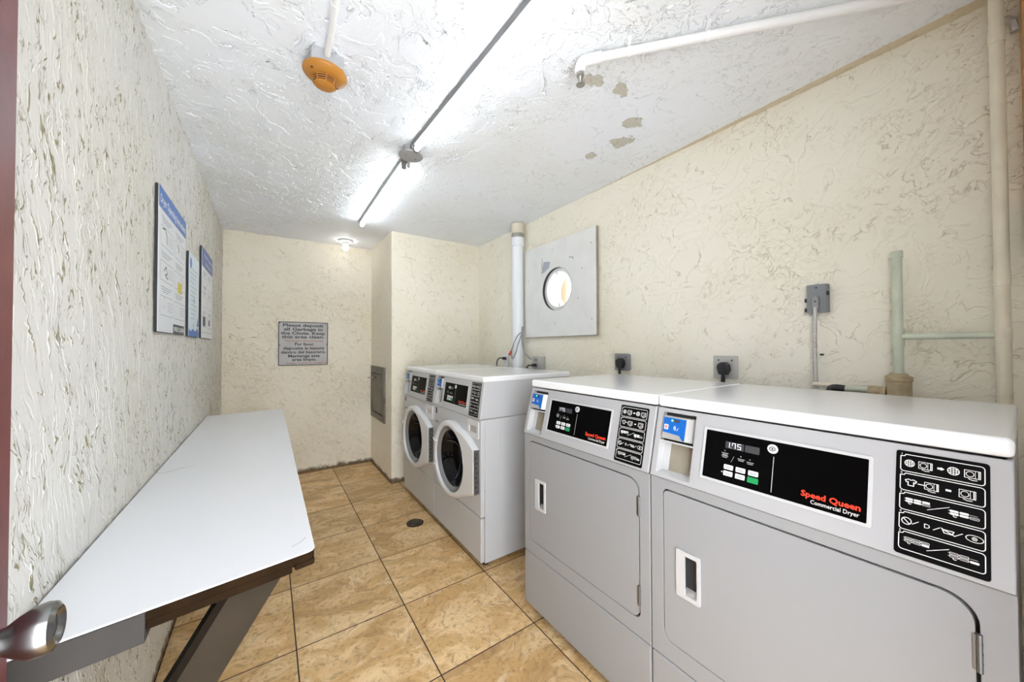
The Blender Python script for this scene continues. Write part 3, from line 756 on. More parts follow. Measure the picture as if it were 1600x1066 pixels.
    for x in (.05, MW - .05):
        for y in (.06, .64):
            b = bm_new(); add_lathe(b, [(.018, 0), (.018, .008), (.008, .010), (.008, .032)], (x, y, 0), (0, 0, 1), 16); obj('foot', b, M['rubber'], r)
    make_console(r, zb, zlb, dr, -.003, 'Washer')
    lid(r, zlb - .012, zlt + .004, dr - .010, yb)
    return r

dry2 = make_dryer()
dry2.location = (1.3775, 1.2474 - MW - .0005, 0)
dry1 = copy_tree(dry2); dry1.location = (1.3775, 1.2474, 0)
dry1['label'] = 'white front-load dryer with its whole door in view, beside the nearest dryer'
was2 = make_washer(); was2.location = (1.3447, 2.9957 - MW - .0005, 0)
was1 = copy_tree(was2); was1.location = (1.3447, 2.9957, 0)
was1['label'] = 'farthest white front-load washer, against the stucco corner by the chute'

# ------------------------------------------------------------------ folding bench along the left wall
bench = thing('folding_table', 'long white laminate folding table with dark plywood edge along left wall', 'table', (.22, 1.9, 0))
top = [(.006, .735), (.083, .748), (.445, .807), (.443, 3.085), (.006, 3.035)]
def slab(pts, z0, z1):
    b = bm_new(); add_hull(b, [(x, y, z0) for x, y in pts], [(x, y, z1) for x, y in pts]); return b
def shrink(pts, d):
    cx = sum(p[0] for p in pts) / len(pts); cy = sum(p[1] for p in pts) / len(pts)
    return [(max(.006, x - (d if x > .01 else 0)), y + (d if y < cy else -d)) for x, y in pts]
tp = [(.006, .735), (.083, .748), (.428, .804), (.439, .809), (.4445, .819), (.443, 3.085), (.006, 3.035)]
wpart('tabletop', slab(tp, .7965, .800), M['laminate'], bench, bevel=.0008)
wpart('plywood_core', slab(shrink(tp, .001), .779, .7965), M['ply'], bench, bevel=.0015)
b_ = bm_new()
def along(t, off=0.): return Vector((.006 + t * .439, .737 + t * .0715 + off, 0))
def rail(b, t0, t1, z0, z1, th=.03, fr=0.):
    a0, a1 = along(t0, fr), along(t1, fr); c1, c0 = along(t1, th), along(t0, th)
    add_hull(b, [(p.x, p.y, z0) for p in (a0, a1, c1, c0)], [(p.x, p.y, z1) for p in (a0, a1, c1, c0)])
rail(b_, .38, .895, .762, .779)
wpart('edge_batten', b_, M['ply'], bench, bevel=.002)
b_ = bm_new(); rail(b_, .905, .998, .7635, .7785, .04); wpart('edge_batten', b_, M['ply'], bench, bevel=.005, seg=3)
b_ = bm_new(); rail(b_, -.01, .379, .742, .7965, .035, -.004); wpart('front_rail', b_, M['greyrail'], bench, bevel=.002)
b_ = bm_new(); add_box(b_, .395, .438, .86, 3.05, .742, .779); wpart('side_rail', b_, M['darkwood'], bench, bevel=.003)
b_ = bm_new(); add_box(b_, .008, .045, .80, 3.02, .72, .779); wpart('wall_rail', b_, M['darkwood'], bench, bevel=.003)
for yy in (.845, 2.90):
    # brace board sloping from the outer edge back down to the wall
    b_ = bm_new(); q = [(.382, .7425), (.290, .7425), (.010, .271), (.010, .150)]
    add_hull(b_, [(x, yy, z) for x, z in q], [(x, yy + .038, z) for x, z in q])
    lg = wpart('leg', b_, M['greywood'], bench, bevel=.002)
    b_ = bm_new(); q = [(.290, .7425), (.273, .7425), (.010, .300), (.010, .271)]
    add_hull(b_, [(x, yy - .004, z) for x, z in q], [(x, yy + .036, z) for x, z in q])
    bmesh.ops.translate(b_, verts=b_.verts, vec=-Vector(bench.location)); obj('leg_batten', b_, M['darkwood'], lg)
b_ = bm_new(); FB = Fr((0, 0, .8001), (1, 0, 0), (0, 1, 0))
stroke(b_, FB, [(.008, 1.71), (.03, 1.70), (.06, 1.715), (.085, 1.735), (.11, 1.745)], .0016, .0003)
stroke(b_, FB, [(.03, 1.700), (.06, 1.722), (.08, 1.745)], .001, .0003)
stroke(b_, FB, [(.40, .845), (.42, .86), (.43, .875)], .001, .0003)
wpart('surface_crack', b_, M['dirt'], bench)

# ------------------------------------------------------------------ things on the left wall
def add_bar(b, F, u0, u1, v, w, h=.0012): stroke(b, F, [(u0, v), (u1, v)], w, h)
def poster(name, label, y0, w, z0, h, backing, face):
    t = thing(name, label, 'poster', (.004, y0 + w / 2, z0)); F = Fr((.012, y0, z0), (0, 1, 0), (0, 0, 1))
    b = bm_new(); add_plate(b, Fr((.004, y0 - .006, z0 - .002), (0, 1, 0), (0, 0, 1)), [(0, 0), (w, 0), (w, h), (0, h)], [], 0, .007); wpart('backing_board', b, M['gap'], t)
    b = bm_new(); add_plate(b, F, [(0, 0), (w, 0), (w, h), (0, h)], [], -.0005, .001); sh = wpart('sheet', b, face, t)
    return t, sh, F
def ppart(name, b, mat, t, sh):
    bmesh.ops.translate(b, verts=b.verts, vec=-Vector(t.location)); return obj(name, b, mat, sh)
# large poster
t, sh, F = poster('instruction_poster', 'largest wall poster, blue headed with dryer drawings and a yellow patch', 1.675, .515, 1.332, .552, 1, M['paper'])
b_ = bm_new(); fill(b_, F, [(0, .47), (.515, .47), (.515, .552), (0, .552)], .0014); ppart('header_band', b_, M['pblue'], t, sh)
b_ = bm_new(); fit_text(b_, F, 'Dryer Operating Instructions', .02, .49, .492, .045, .0018, .01)
ppart('title_lettering', b_, M['white_ink'], t, sh)
b_ = bm_new(); dk = bm_new()
for c in range(2):
    for r_ in range(3):
        u0 = .03 + c * .245; v1 = .435 - r_ * .135
        stroke(b_, F, rrect(u0, u0 + .215, v1 - .10, v1 - .025, .01, 3), .0022, .0015, closed=True)
        for k in range(3): add_bar(b_, F, u0 + .01 + .01 * k, u0 + .19 - .03 * k, v1 + .004 - k * .009 + .006, .003, .0015)
        for k in range(4): add_bar(b_, F, u0 + .12, u0 + .20, v1 - .045 - k * .011, .002, .0015)
for p in ([(.06, .40), (.10, .405), (.13, .385), (.135, .355)], [(.09, .24), (.12, .26), (.14, .235), (.11, .225), (.15, .215)], [(.32, .395), (.36, .385), (.345, .365)]):
    stroke(dk, F, p, .006, .0016)
stroke(b_, F, circ(.09, .115, .022, 12), .002, .0015, closed=True)
ppart('drawings', b_, M['inkg'], t, sh)
fill(dk, F, [(.255, -.0), (.49, -.0), (.49, .040), (.255, .040)], .0016); ppart('dark_blocks', dk, M['ink'], t, sh)
b_ = bm_new(); fit_text(b_, F, 'SPEED QUEEN', .265, .48, .010, .026, .0022, .02); ppart('footer_lettering', b_, M['white_ink'], t, sh)
b_ = bm_new(); fill(b_, F, rrect(.34, .43, .185, .235, .004, 2), .0016)
ppart('yellow_patch', b_, M['yellow'], t, sh)
# small pale blue notice
t, sh, F = poster('notice_poster', 'narrow pale blue notice without a header band, between the two headed posters', 2.285, .305, 1.33, .438, 1, M['paper_b'])
b_ = bm_new(); fill(b_, F, circ(.05, .385, .028, 16), .0014); ppart('logo_circle', b_, M['pblue'], t, sh)
b_ = bm_new(); 
for k in range(12): add_bar(b_, F, .03 + (k % 3) * .01, .25 - (k % 4) * .03, .36 - k * .024, .003, .0014)
fill(b_, F, circ(.15, .20, .012, 8), .0014); fill(b_, F, circ(.17, .19, .010, 8), .0014); fill(b_, F, circ(.15, .06, .010, 8), .0014)
ppart('text_lines', b_, M['inkg'], t, sh)
b_ = bm_new(); fill(b_, F, [(.0, .0), (.30, .0), (.30, .03), (.26, .05), (.20, .028), (.12, .042), (.06, .026), (0, .04)], .0014); fill(b_, F, [(.24, .06), (.30, .06), (.30, .12)], .0014); ppart('blue_border', b_, M['pblue'], t, sh)
# farther poster
t, sh, F = poster('instruction_poster', 'navy headed white poster farthest along the left wall', 2.70, .48, 1.33, .565, 1, M['paper'])
b_ = bm_new(); fill(b_, F, [(0, .445), (.48, .445), (.48, .565), (0, .565)], .0014); ppart('header_band', b_, M['pnavy'], t, sh)
b_ = bm_new(); fit_text(b_, F, 'Washer Operating', .09, .45, .515, .036, .0018, .008); fit_text(b_, F, 'Instructions', .14, .40, .468, .034, .0018, .008)
ppart('title_lettering', b_, M['paper_b'], t, sh)
b_ = bm_new(); dk = bm_new()
for c in range(2):
    for r_ in range(3):
        u0 = .03 + c * .23; v1 = .41 - r_ * .125
        stroke(b_, F, rrect(u0, u0 + .195, v1 - .09, v1 - .025, .01, 3), .0022, .0015, closed=True)
        for k in range(3): add_bar(b_, F, u0 + .01, u0 + .17 - .03 * k, v1 + .006 - k * .009, .003, .0015)
add_bar(b_, F, .02, .46, .035, .003, .0015)
ppart('drawings', b_, M['inkg'], t, sh)
fill(dk, F, rrect(.05, .16, .075, .135, .004, 2), .0016); fill(dk, F, rrect(.30, .36, .085, .125, .004, 2), .0016); fill(dk, F, rrect(.11, .14, .31, .33, .004, 2), .0016)
ppart('dark_blocks', dk, M['ink'], t, sh)

# ------------------------------------------------------------------ back wall: garbage sign, chute door
sg = thing('garbage_sign', 'square grey English and Spanish garbage notice on the far wall', 'sign', (.64, D - .012, 1.086))
F = Fr((.427, D - .016, 1.088), (1, 0, 0), (0, 0, 1))
b_ = bm_new(); add_plate(b_, F, rrect(0, .430, 0, .432, .004, 2), [], -.010, 0); wpart('sign_board', b_, M['signface'], sg)
b_ = bm_new(); add_plate(b_, F, rrect(0, .430, 0, .432, .004, 2), [rrect(.007, .423, .007, .425, .003, 2)], 0, .0015)
for u, v in ((.012, .42), (.405, .412), (.418, .21), (.415, .02), (.012, .20)): add_lathe(b_, [(.005, 0), (.004, .003), (0, .0035)], F(u, v, .001), F.n, 10)
wpart('border', b_, M['ink'], sg)
b_ = bm_new()
for s_, u0, u1, v in (('Please deposit', .035, .385, .385), ('all Garbage in', .045, .380, .346), ('the Chute. Keep', .022, .405, .307), ('this area clean.', .030, .400, .270),
                      ('Por favor', .135, .300, .197), ('deposite la basura', .040, .395, .157), ('dentro del basurero.', .022, .408, .118), ('Mantenga esta', .080, .355, .080), ('area limpia.', .115, .325, .044)):
    fit_text(b_, F, s_, u0, u1, v, .040, .0012, .028)
wpart('black_lettering', b_, M['ink'], sg)
b_ = bm_new()
fit_text(b_, F, 'This is part of your home.', .045, .390, .232, .034, .0012, .004, .25)
fit_text(b_, F, 'Tambien es parte de su hogar.', .055, .390, .014, .028, .0012, .004, .25)
wpart('script_lettering', b_, M['script'], sg)

ch = thing('chute_door', 'narrow steel garbage chute door in the side of the stucco corner', 'chute door', (XC - .01, 3.66, .52))
F = Fr((XC - .008, 3.925, .52), (0, -1, 0), (0, 0, 1))
b_ = bm_new(); add_plate(b_, F, [(0, 0), (.53, 0), (.53, .545), (0, .545)], [[(.05, .06), (.47, .06), (.47, .475), (.05, .475)]], -.01, .008); wpart('frame', b_, M['chute'], ch, bevel=.002)
b_ = bm_new(); add_plate(b_, F, [(.045, .055), (.475, .055), (.475, .48), (.045, .48)], [], -.01, -.004); wpart('frame_gap', b_, M['gap'], ch)
b_ = bm_new(); add_hull(b_, [F(.060, .072, -.004), F(.445, .072, -.004), F(.445, .470, -.004), F(.060, .470, -.004)], [F(.060, .072, .004), F(.445, .072, .004), F(.445, .470, .016), F(.060, .470, .016)])
cd = wpart('door_panel', b_, M['chute'], ch, bevel=.003)
b_ = bm_new(); add_tube(b_, smooth_path([F(.03, .415, .012), F(.03, .415, .040), F(.08, .418, .046), F(.22, .432, .046), F(.26, .436, .040), F(.26, .436, .012)], 5), .0065, 10)
bmesh.ops.translate(b_, verts=b_.verts, vec=-Vector(ch.location)); obj('handle', b_, M['nickel'], cd)

# ------------------------------------------------------------------ ceiling: strip lights, round cover, bulb, smoke detector, pipes
def strip_light(label, p0, p1, lit):
    a, c = Vector((p0[0], p0[1], 0)), Vector((p1[0], p1[1], 0)); m = (a + c) / 2; L = (c - a).length
    t = thing('strip_light', label, 'ceiling light', (m.x, m.y, 2.29), -math.atan2(c.x - a.x, c.y - a.y), 'fluorescent strip lights on the ceiling')
    h = L / 2; zc = H - .001 - 2.29
    b = bm_new(); add_hull(b, [(-.024, -h, zc), (.024, -h, zc), (.018, -h, .036), (-.018, -h, .036)], [(-.024, h, zc), (.024, h, zc), (.018, h, .036), (-.018, h, .036)])
    obj('channel', b, M['fixture'], t, bevel=.0015)
    b = bm_new(); add_tube(b, [(0, -h + .022, .019), (0, h - .022, .019)], .0135, 16); obj('tube', b, lit, t)
    for ya, yb in ((-h + .002, -h + .022), (h - .022, h - .002)):
        b = bm_new(); add_box(b, -.013, .013, ya, yb, .004, .037); obj('end_socket', b, M['fixture'], t, bevel=.003)
    return t
strip_light('nearer white tube strip light, running to the top picture edge', (1.030, .46), (.984, 1.672), M['tube'])
strip_light('farther white tube strip light, beyond the round ceiling cover', (.984, 1.855), (1.000, 3.075), M['tube2'])
CX, CY = .980, 1.730
t = thing('ceiling_cover', 'round grey cover plate between the two strip lights', 'ceiling cover', (CX, CY, 2.29))
b_ = bm_new(); add_lathe(b_, [(.044, 0), (.044, .046)], (CX, CY, 2.302), (0, 0, 1), 24); wpart('box', b_, M['capgrey'], t)
b_ = bm_new(); add_lathe(b_, [(0, 0), (.055, 0), (.062, .002), (.064, .005), (.064, .008)], (CX, CY, 2.300), (0, 0, 1), 40); wpart('cover_plate', b_, M['capgrey'], t)
for dx, dy in ((-.03, -.01), (.03, .01)):
    b_ = bm_new(); add_lathe(b_, [(.005, 0), (.004, -.002), (0, -.0025)], (CX + dx, CY + dy, 2.300), (0, 0, 1), 10); wpart('screw', b_, M['fixture'], t)
b_ = bm_new(); add_box(b_, .962, 1.01, 1.66, 1.70, 2.31, H - .002); wpart('coupling', b_, M['fixture'], t, bevel=.003)
b_ = bm_new(); add_tube(b_, [(.990, 1.79, 2.318), (1.002, 1.835, 2.296)], .008, 10); wpart('cable_clamp', b_, M['galv'], t)

t = thing('bulb_lamp', 'bare lit round bulb in white ceiling holder near the far wall', 'lamp', (.987, 3.75, 2.25))
b_ = bm_new(); add_lathe(b_, [(.066, 0), (.066, -.006), (.060, -.012), (.030, -.016), (.026, -.036), (0, -.036)], (.987, 3.75, H - .001), (0, 0, 1), 32); wpart('lamp_holder', b_, M['pvc'], t)
b_ = bm_new(); add_lathe(b_, [(.013, 0), (.015, -.010), (.027, -.024), (.031, -.040), (.027, -.055), (.015, -.066), (0, -.069)], (.987, 3.75, 2.314), (0, 0, 1), 24); wpart('bulb', b_, M['bulb'], t)

t = thing('smoke_detector', 'orange round smoke detector hanging under a small metal box', 'smoke detector', (.52, 1.325, 2.24))
b_ = bm_new(); add_box(b_, .47, .575, 1.275, 1.38, 2.300, H - .001); wpart('mounting_box', b_, M['galv'], t, bevel=.003)
dc = (.520, 1.325, 2.300); dax = (-.03, .05, -1)
b_ = bm_new(); add_lathe(b_, [(.066, 0), (.074, .004), (.075, .012), (.071, .018), (.056, .025), (.044, .030)], dc, dax, 44, True); hs_ = wpart('housing', b_, M['orange'], t)
b_ = bm_new(); add_lathe(b_, [(.042, .028), (.038, .050), (0, .052)], dc, dax, 40); wpart('chamber', b_, M['orange_d'], t)
b_ = bm_new()
for r1, h1 in ((.043, .034), (.041, .041), (.039, .048)): add_lathe(b_, [(r1 - .003, h1 - .0012), (r1 + .001, h1 - .0012), (r1 + .001, h1 + .0012), (r1 - .003, h1 + .0012)], dc, dax, 40, False)
add_lathe(b_, [(.036, .050), (.036, .054), (.024, .060), (0, .061)], dc, dax, 36)
ax = Vector(dax).normalized(); ex, ey = frame_axes(ax)
for k in range(8):
    a = 2 * PI * k / 8; d_ = ex * math.cos(a) + ey * math.sin(a); add_tube(b_, [Vector(dc) + ax * .028 + d_ * .043, Vector(dc) + ax * .051 + d_ * .037], .0022, 6)
wpart('grille', b_, M['orange'], t)
for s_ in (-1, 1):
    b_ = bm_new(); p_ = Vector(dc) + ax * .0235 + (ex * .6 + ey * .8) * .057 * s_; add_lathe(b_, [(.005, 0), (.004, .002), (0, .002)], p_, ax, 8); wpart('test_socket', b_, M['orange_d'], t)
b_ = bm_new(); add_tube(b_, [(.520, 1.274, 2.330), (.520, 1.14, 2.336), (.516, 1.10, 2.336), (.515, YF + .005, 2.336)], .0105, 14)
add_tube(b_, [(.516, 1.09, 2.336), (.516, 1.055, 2.336)], .0125, 14)
tag(obj('conduit', b_, M['white_pipe']), 'thin white ceiling conduit running to the orange smoke detector', 'pipe')

t = thing('sprinkler_pipe', 'white sprinkler pipe crossing the ceiling, ending in an elbow', 'pipe', (1.6, .5, 2.25))
PA, PB = Vector((1.288, .768, 2.318)), Vector((2.10, -.160, 2.318))
dd_ = (PB - PA).normalized()
b_ = bm_new(); add_tube(b_, [PA + dd_ * .03, PB], .0155, 18); wpart('pipe', b_, M['white_pipe'], t)
b_ = bm_new(); add_tube(b_, smooth_path([PA + dd_ * .075, PA + dd_ * .035, PA + dd_ * .008 + Vector((0, 0, -.006)), PA + Vector((0, 0, -.028)), PA + Vector((0, 0, -.045))], 6), .0195, 18); wpart('elbow', b_, M['white_pipe'], t)
b_ = bm_new(); add_lathe(b_, [(.013, 0), (.014, -.012), (.009, -.014), (.007, -.024), (.004, -.03), (.004, -.04), (.016, -.042), (.016, -.044), (0, -.045)], PA + Vector((0, 0, -.044)), (0, 0, 1), 18)
for s_ in (-1, 1): add_tube(b_, [PA + Vector((s_ * .009, 0, -.058)), PA + Vector((s_ * .012, 0, -.072)), PA + Vector((s_ * .004, 0, -.085))], .0022, 6)
wpart('sprinkler_head', b_, M['steel'], t)
for q in (.17, .42):
    b_ = bm_new(); c_ = PA + dd_ * q; add_tube(b_, [c_ - dd_ * .006, c_ + dd_ * .006], .0185, 16); n_ = Vector((-dd_.y, dd_.x, 0))
    add_hull(b_, [c_ - dd_ * .006 - n_ * .02 + Vector((0, 0, .02)), c_ + dd_ * .006 - n_ * .02 + Vector((0, 0, .02)), c_ + dd_ * .006 - n_ * .035 + Vector((0, 0, .029)), c_ - dd_ * .006 - n_ * .035 + Vector((0, 0, .029))],
             [c_ - dd_ * .006 + n_ * .01 + Vector((0, 0, .02)), c_ + dd_ * .006 + n_ * .01 + Vector((0, 0, .02)), c_ + dd_ * .006 + n_ * .01 + Vector((0, 0, .029)), c_ - dd_ * .006 + n_ * .01 + Vector((0, 0, .029))])
    wpart('pipe_clamp', b_, M['white_pipe'], t)

# ------------------------------------------------------------------ right wall pipes
t = thing('drain_stack', 'thick white vertical pipe on the wall behind the washers', 'pipe', (2.155, 2.38, 0))
b_ = bm_new(); add_tube(b_, [(2.155, 2.38, .0), (2.155, 2.38, 2.19)], .050, 36); wpart('pipe', b_, M['pvc'], t)
b_ = bm_new(); add_tube(b_, [(2.155, 2.38, 2.150), (2.155, 2.38, 2.225)], .0565, 36); wpart('coupling', b_, M['pvc'], t, bevel=.003)
b_ = bm_new(); add_tube(b_, [(2.155, 2.38, 2.225), (2.155, 2.38, 2.262)], .0535, 36); wpart('steel_band', b_, M['steel'], t)
b_ = bm_new(); add_tube(b_, [(2.155, 2.38, 2.262), (2.155, 2.38, H - .001)], .056, 36); wpart('upper_pipe', b_, M['cream_pipe'], t)
t = thing('riser_pipe', 'tall cream vertical pipe at the far right of the right wall', 'pipe', (2.15, -.108, 0))
b_ = bm_new(); add_tube(b_, [(2.15, -.108, 0), (2.15, -.108, H - .002)], .0148, 20); wpart('pipe', b_, M['cream_pipe'], t)
for z in (1.30, 1.47, 2.2):
    b_ = bm_new(); add_tube(b_, [(2.15, -.108, z - .022), (2.15, -.108, z + .022)], .0162, 20); wpart('collar', b_, M['cream_pipe'], t, bevel=.001)
t = thing('standpipe', 'short pale green vertical pipe rising from a rusty fitting behind the nearest dryer', 'pipe', (2.17, .108, 0))
b_ = bm_new(); add_tube(b_, [(2.17, .108, 1.16), (2.17, .108, 1.603)], .0135, 20); wpart('pipe', b_, M['green_pipe'], t)
for z, hh in ((1.298, .032), (1.59, .010)):
    b_ = bm_new(); add_tube(b_, [(2.17, .108, z - hh), (2.17, .108, z + hh)], .0160, 20); wpart('collar', b_, M['green_pipe'], t)
b_ = bm_new(); add_lathe(b_, [(.031, 0), (.031, .155), (.034, .157), (.034, .172), (.026, .176), (.020, .184)], (2.17, .108, .99), (0, 0, 1), 28); wpart('fitting', b_, M['rust'], t)
b_ = bm_new(); add_tube(b_, [(2.17, .139, 1.105), (2.17, .185, 1.105)], .019, 16); wpart('side_socket', b_, M['rust'], t)
b_ = bm_new(); add_tube(b_, [(2.17, .1215, 1.302), (2.155, -.093, 1.302)], .0108, 16); tag(obj('link_pipe', b_, M['green_pipe']), 'thin horizontal pipe joining the green pipe to the tall cream pipe', 'pipe')
t = thing('branch_pipe', 'low horizontal pipe with black elbow behind the nearest dryer', 'pipe', (2.17, .25, 1.08))
b_ = bm_new(); add_tube(b_, [(2.17, .186, 1.108), (2.17, .262, 1.108)], .0120, 14); wpart('pipe', b_, M['green_pipe'], t)
b_ = bm_new(); add_tube(b_, [(2.17, .262, 1.115), (2.17, .345, 1.116)], .0085, 14); wpart('thin_pipe', b_, M['cream_pipe'], t)
b_ = bm_new(); add_tube(b_, smooth_path([(2.165, .248, 1.106), (2.165, .275, 1.108), (2.165, .288, 1.100), (2.165, .290, 1.07), (2.165, .290, 1.02)], 5), .0135, 14); wpart('black_elbow', b_, M['rubber'], t)
b_ = bm_new(); add_tube(b_, smooth_path([(2.218, -.112, 2.28), (2.19, -.125, 2.262), (2.17, -.135, 2.235), (2.165, -.140, 2.20)], 5), .009, 10)
tag(obj('wall_cable', b_, M['plate_l']), 'short bent cable stub beside the top of the tall cream pipe', 'cable')

# porthole board
t = thing('porthole_window', 'off-white square board with a round porthole opening to daylight', 'window', (2.205, PHY, 1.349))
FW = Fr((2.190, 0, 0), (0, -1, 0), (0, 0, 1))
b_ = bm_new(); add_plate(b_, FW, [(-2.317, 1.347), (-1.509, 1.349), (-1.509, 2.098), (-2.317, 2.098)], [circ(-PHY, PHZ, .168, 48)], -.022, 0); bo = wpart('board', b_, M['board'], t, bevel=.0015)
b_ = bm_new()
for a, c, d, f in ((-2.316, -1.510, 1.345, 1.3475), (-1.5085, -1.5065, 1.349, 2.098)): add_plate(b_, FW, [(a, d), (c, d), (c, f), (a, f)], [], -.024, -.001)
wpart('board_edge', b_, M['boardedge'], t)
b_ = bm_new(); add_lathe(b_, [(.1679, 0), (.1679, .0245)], (2.1895, PHY, PHZ), (1, 0, 0), 48, False); wpart('gasket', b_, M['rubber'], t)
b_ = bm_new(); add_lathe(b_, [(.168, .026), (.168, .023), (.140, .020), (.135, .024), (.133, .10), (.133, .165)], (2.19, PHY, PHZ), (1, 0, 0), 48, False)
rg = wpart('porthole_ring', b_, M['porc'], t)
b_ = bm_new()
for s_ in (-1, 1): add_box(b_, 2.205, 2.213, PHY - .009 + s_ * .012, PHY + .009 + s_ * .012, PHZ + s_ * .122 - .014, PHZ + s_ * .122 + .014)
wpart('clip', b_, M['porc'], t, bevel=.002)
b_ = bm_new(); FB2 = Fr((2.1898, 0, 0), (0, -1, 0), (0, 0, 1))
fill(b_, FB2, [(-2.085, 1.90), (-2.065, 1.955), (-1.985, 1.945), (-2.0, 1.895), (-2.03, 1.885), (-2.06, 1.868), (-2.10, 1.862)], .0006); wpart('worn_patch', b_, M['bluegrey'], t)
b_ = bm_new()
stroke(b_, FB2, [(-2.09, 1.90), (-2.083, 1.99)], .004, .0008)
for u, v in ((-1.96, 2.035), (-1.55, 1.99), (-1.73, 1.93), (-1.64, 1.83), (-1.68, 1.62), (-1.55, 1.46), (-2.27, 1.83), (-1.93, 1.45)): fill(b_, FB2, circ(u, v, .0045, 7), .0008)
stroke(b_, FB2, [(-1.77, 1.935), (-1.745, 1.93), (-1.725, 1.915)], .004, .0008)
wpart('nail_marks', b_, M['dirt'], t)
b_ = bm_new(); add_tube(b_, smooth_path([(2.62, 2.45, 0.), (2.62, 2.45, 1.2), (2.62, 2.33, 1.58), (2.62, 2.30, 1.79), (2.62, 2.33, 1.99), (2.62, 2.46, 2.3)], 6), .045, 14)
tag(obj('outdoor_pipe', b_, M['outtan']), 'tan curved pipe seen outdoors through the porthole', 'pipe')

# outlets, plugs and cords
def outlet(name, label, yc, zc, w, h, dep, mat, screws=True):
    t = thing(name, label, 'outlet', (W - .008, yc, zc - h / 2)); F = Fr((W - .008 - dep, yc, zc), (0, -1, 0), (0, 0, 1))
    if dep > .01:
        b = bm_new(); add_plate(b, F, rrect(-w * .46, w * .46, -h * .46, h * .46, .004, 3), [], -dep - .006, -.003); wpart('box', b, mat, t, bevel=.002)
    b = bm_new(); add_plate(b, F, rrect(-w / 2, w / 2, -h / 2, h / 2, .004, 3), [], -.004 if dep > .01 else -.007, 0); wpart('cover_plate', b, mat, t, bevel=.0012)
    if screws:
        for s_ in (-1, 1):
            b = bm_new(); add_lathe(b, [(.004, 0), (.0035, .0015), (0, .002)], F(s_ * w * .27, h * .30, 0), F.n, 10); wpart('screw', b, M['gap'], t)
    b = bm_new(); add_lathe(b, [(.026, 0), (.026, .003), (.020, .004)], F(0, -.008, 0), F.n, 24); wpart('socket', b, M['rubber'], t)
    return F
def dryer_plug(label, F, y, z, floor_z):
    t = thing('power_plug', label, 'power plug', tuple(F(0, -.05, .02)), 0, 'black dryer plugs')
    b = bm_new()
    ring = lambda s, h: [F(s * x, s * (y_) - .008, h) for x, y_ in ((-.029, .004), (-.026, .022), (-.012, .034), (.012, .034), (.026, .022), (.029, .004), (.018, -.030), (-.018, -.030))]
    add_hull(b, ring(1., .005), ring(.92, .034)); wpart('plug_body', b, M['rubber'], t, bevel=.004, seg=3)
    b = bm_new(); add_tube(b, smooth_path([F(0, -.03, .022), F(0, -.055, .022), F(-.002, -.09, .020), F(.004, -.20, .014), F(.01, -.45, .014)], 6), .009, 12); wpart('cord', b, M['rubber'], t)
F1 = outlet('wall_outlet', 'dark grey square outlet above the back of the farther dryer', 1.305, 1.170, .112, .108, .018, M['plate_g'])
dryer_plug('black power plug above the back of the farther dryer', F1, 0, 0, 0)
F2 = outlet('wall_outlet', 'light steel square outlet above the joint between the two dryers', .697, 1.166, .113, .113, .003, M['plate_l'])
dryer_plug('black power plug above the joint between the two dryers', F2, 0, 0, 0)
# grey outlet with flexible conduit
t = thing('wall_outlet', 'blue-grey outlet box highest on the right wall, feeding a flexible conduit', 'outlet', (W - .01, .335, 1.40))
F = Fr((W - .034, .335, 1.462), (0, -1, 0), (0, 0, 1))
b_ = bm_new(); add_plate(b_, F, rrect(-.026, .036, -.056, .058, .003, 3), [], -.030, -.004); wpart('box', b_, M['box_g'], t, bevel=.003)
b_ = bm_new(); add_plate(b_, F, rrect(-.031, .031, -.058, .058, .004, 3), [], -.004, 0); wpart('cover_plate', b_, M['box_g'], t, bevel=.0015)
for u, v in ((-.034, -.004), (-.034, -.045), (.034, .02)):
    b_ = bm_new(); add_plate(b_, F, rrect(u - .005, u + .005, v - .008, v + .008, .002, 2), [], -.012, -.002); wpart('lug', b_, M['rubber'], t)
b_ = bm_new(); add_plate(b_, F, rrect(-.011, .011, -.040, .010, (.002, .002, .010, .010), 5), [], 0, .016); wpart('connector', b_, M['plate_g'], t, bevel=.003)
b_ = bm_new(); add_lathe(b_, [(.003, 0), (.003, .001)], F(0, -.012, .016), F.n, 10); add_lathe(b_, [(.003, 0), (.003, .001)], F(0, .045, 0), F.n, 10); wpart('screw', b_, M['gap'], t)
t = thing('flexible_conduit', 'ribbed metal conduit dropping from the blue-grey outlet box to behind the nearest dryer', 'conduit', (2.175, .338, 1.06))
b_ = bm_new(); ring_r = []; pp = []
for k in range(161):
    z = 1.428 - k * (1.428 - 1.07) / 160; pp.append((2.176 - .001 * math.sin(k * .04), .336 + .003 * math.sin(k * .02), z)); ring_r.append(.0078 if k % 4 < 2 else .0066)
add_tube(b_, pp, ring_r, 14); wpart('ribbed_sleeve', b_, M['plate_l'], t)
b_ = bm_new(); add_tube(b_, [(W - .012, .322, 1.235), (W - .040, .322, 1.235)], .004, 8); wpart('clip', b_, M['rubber'], t)
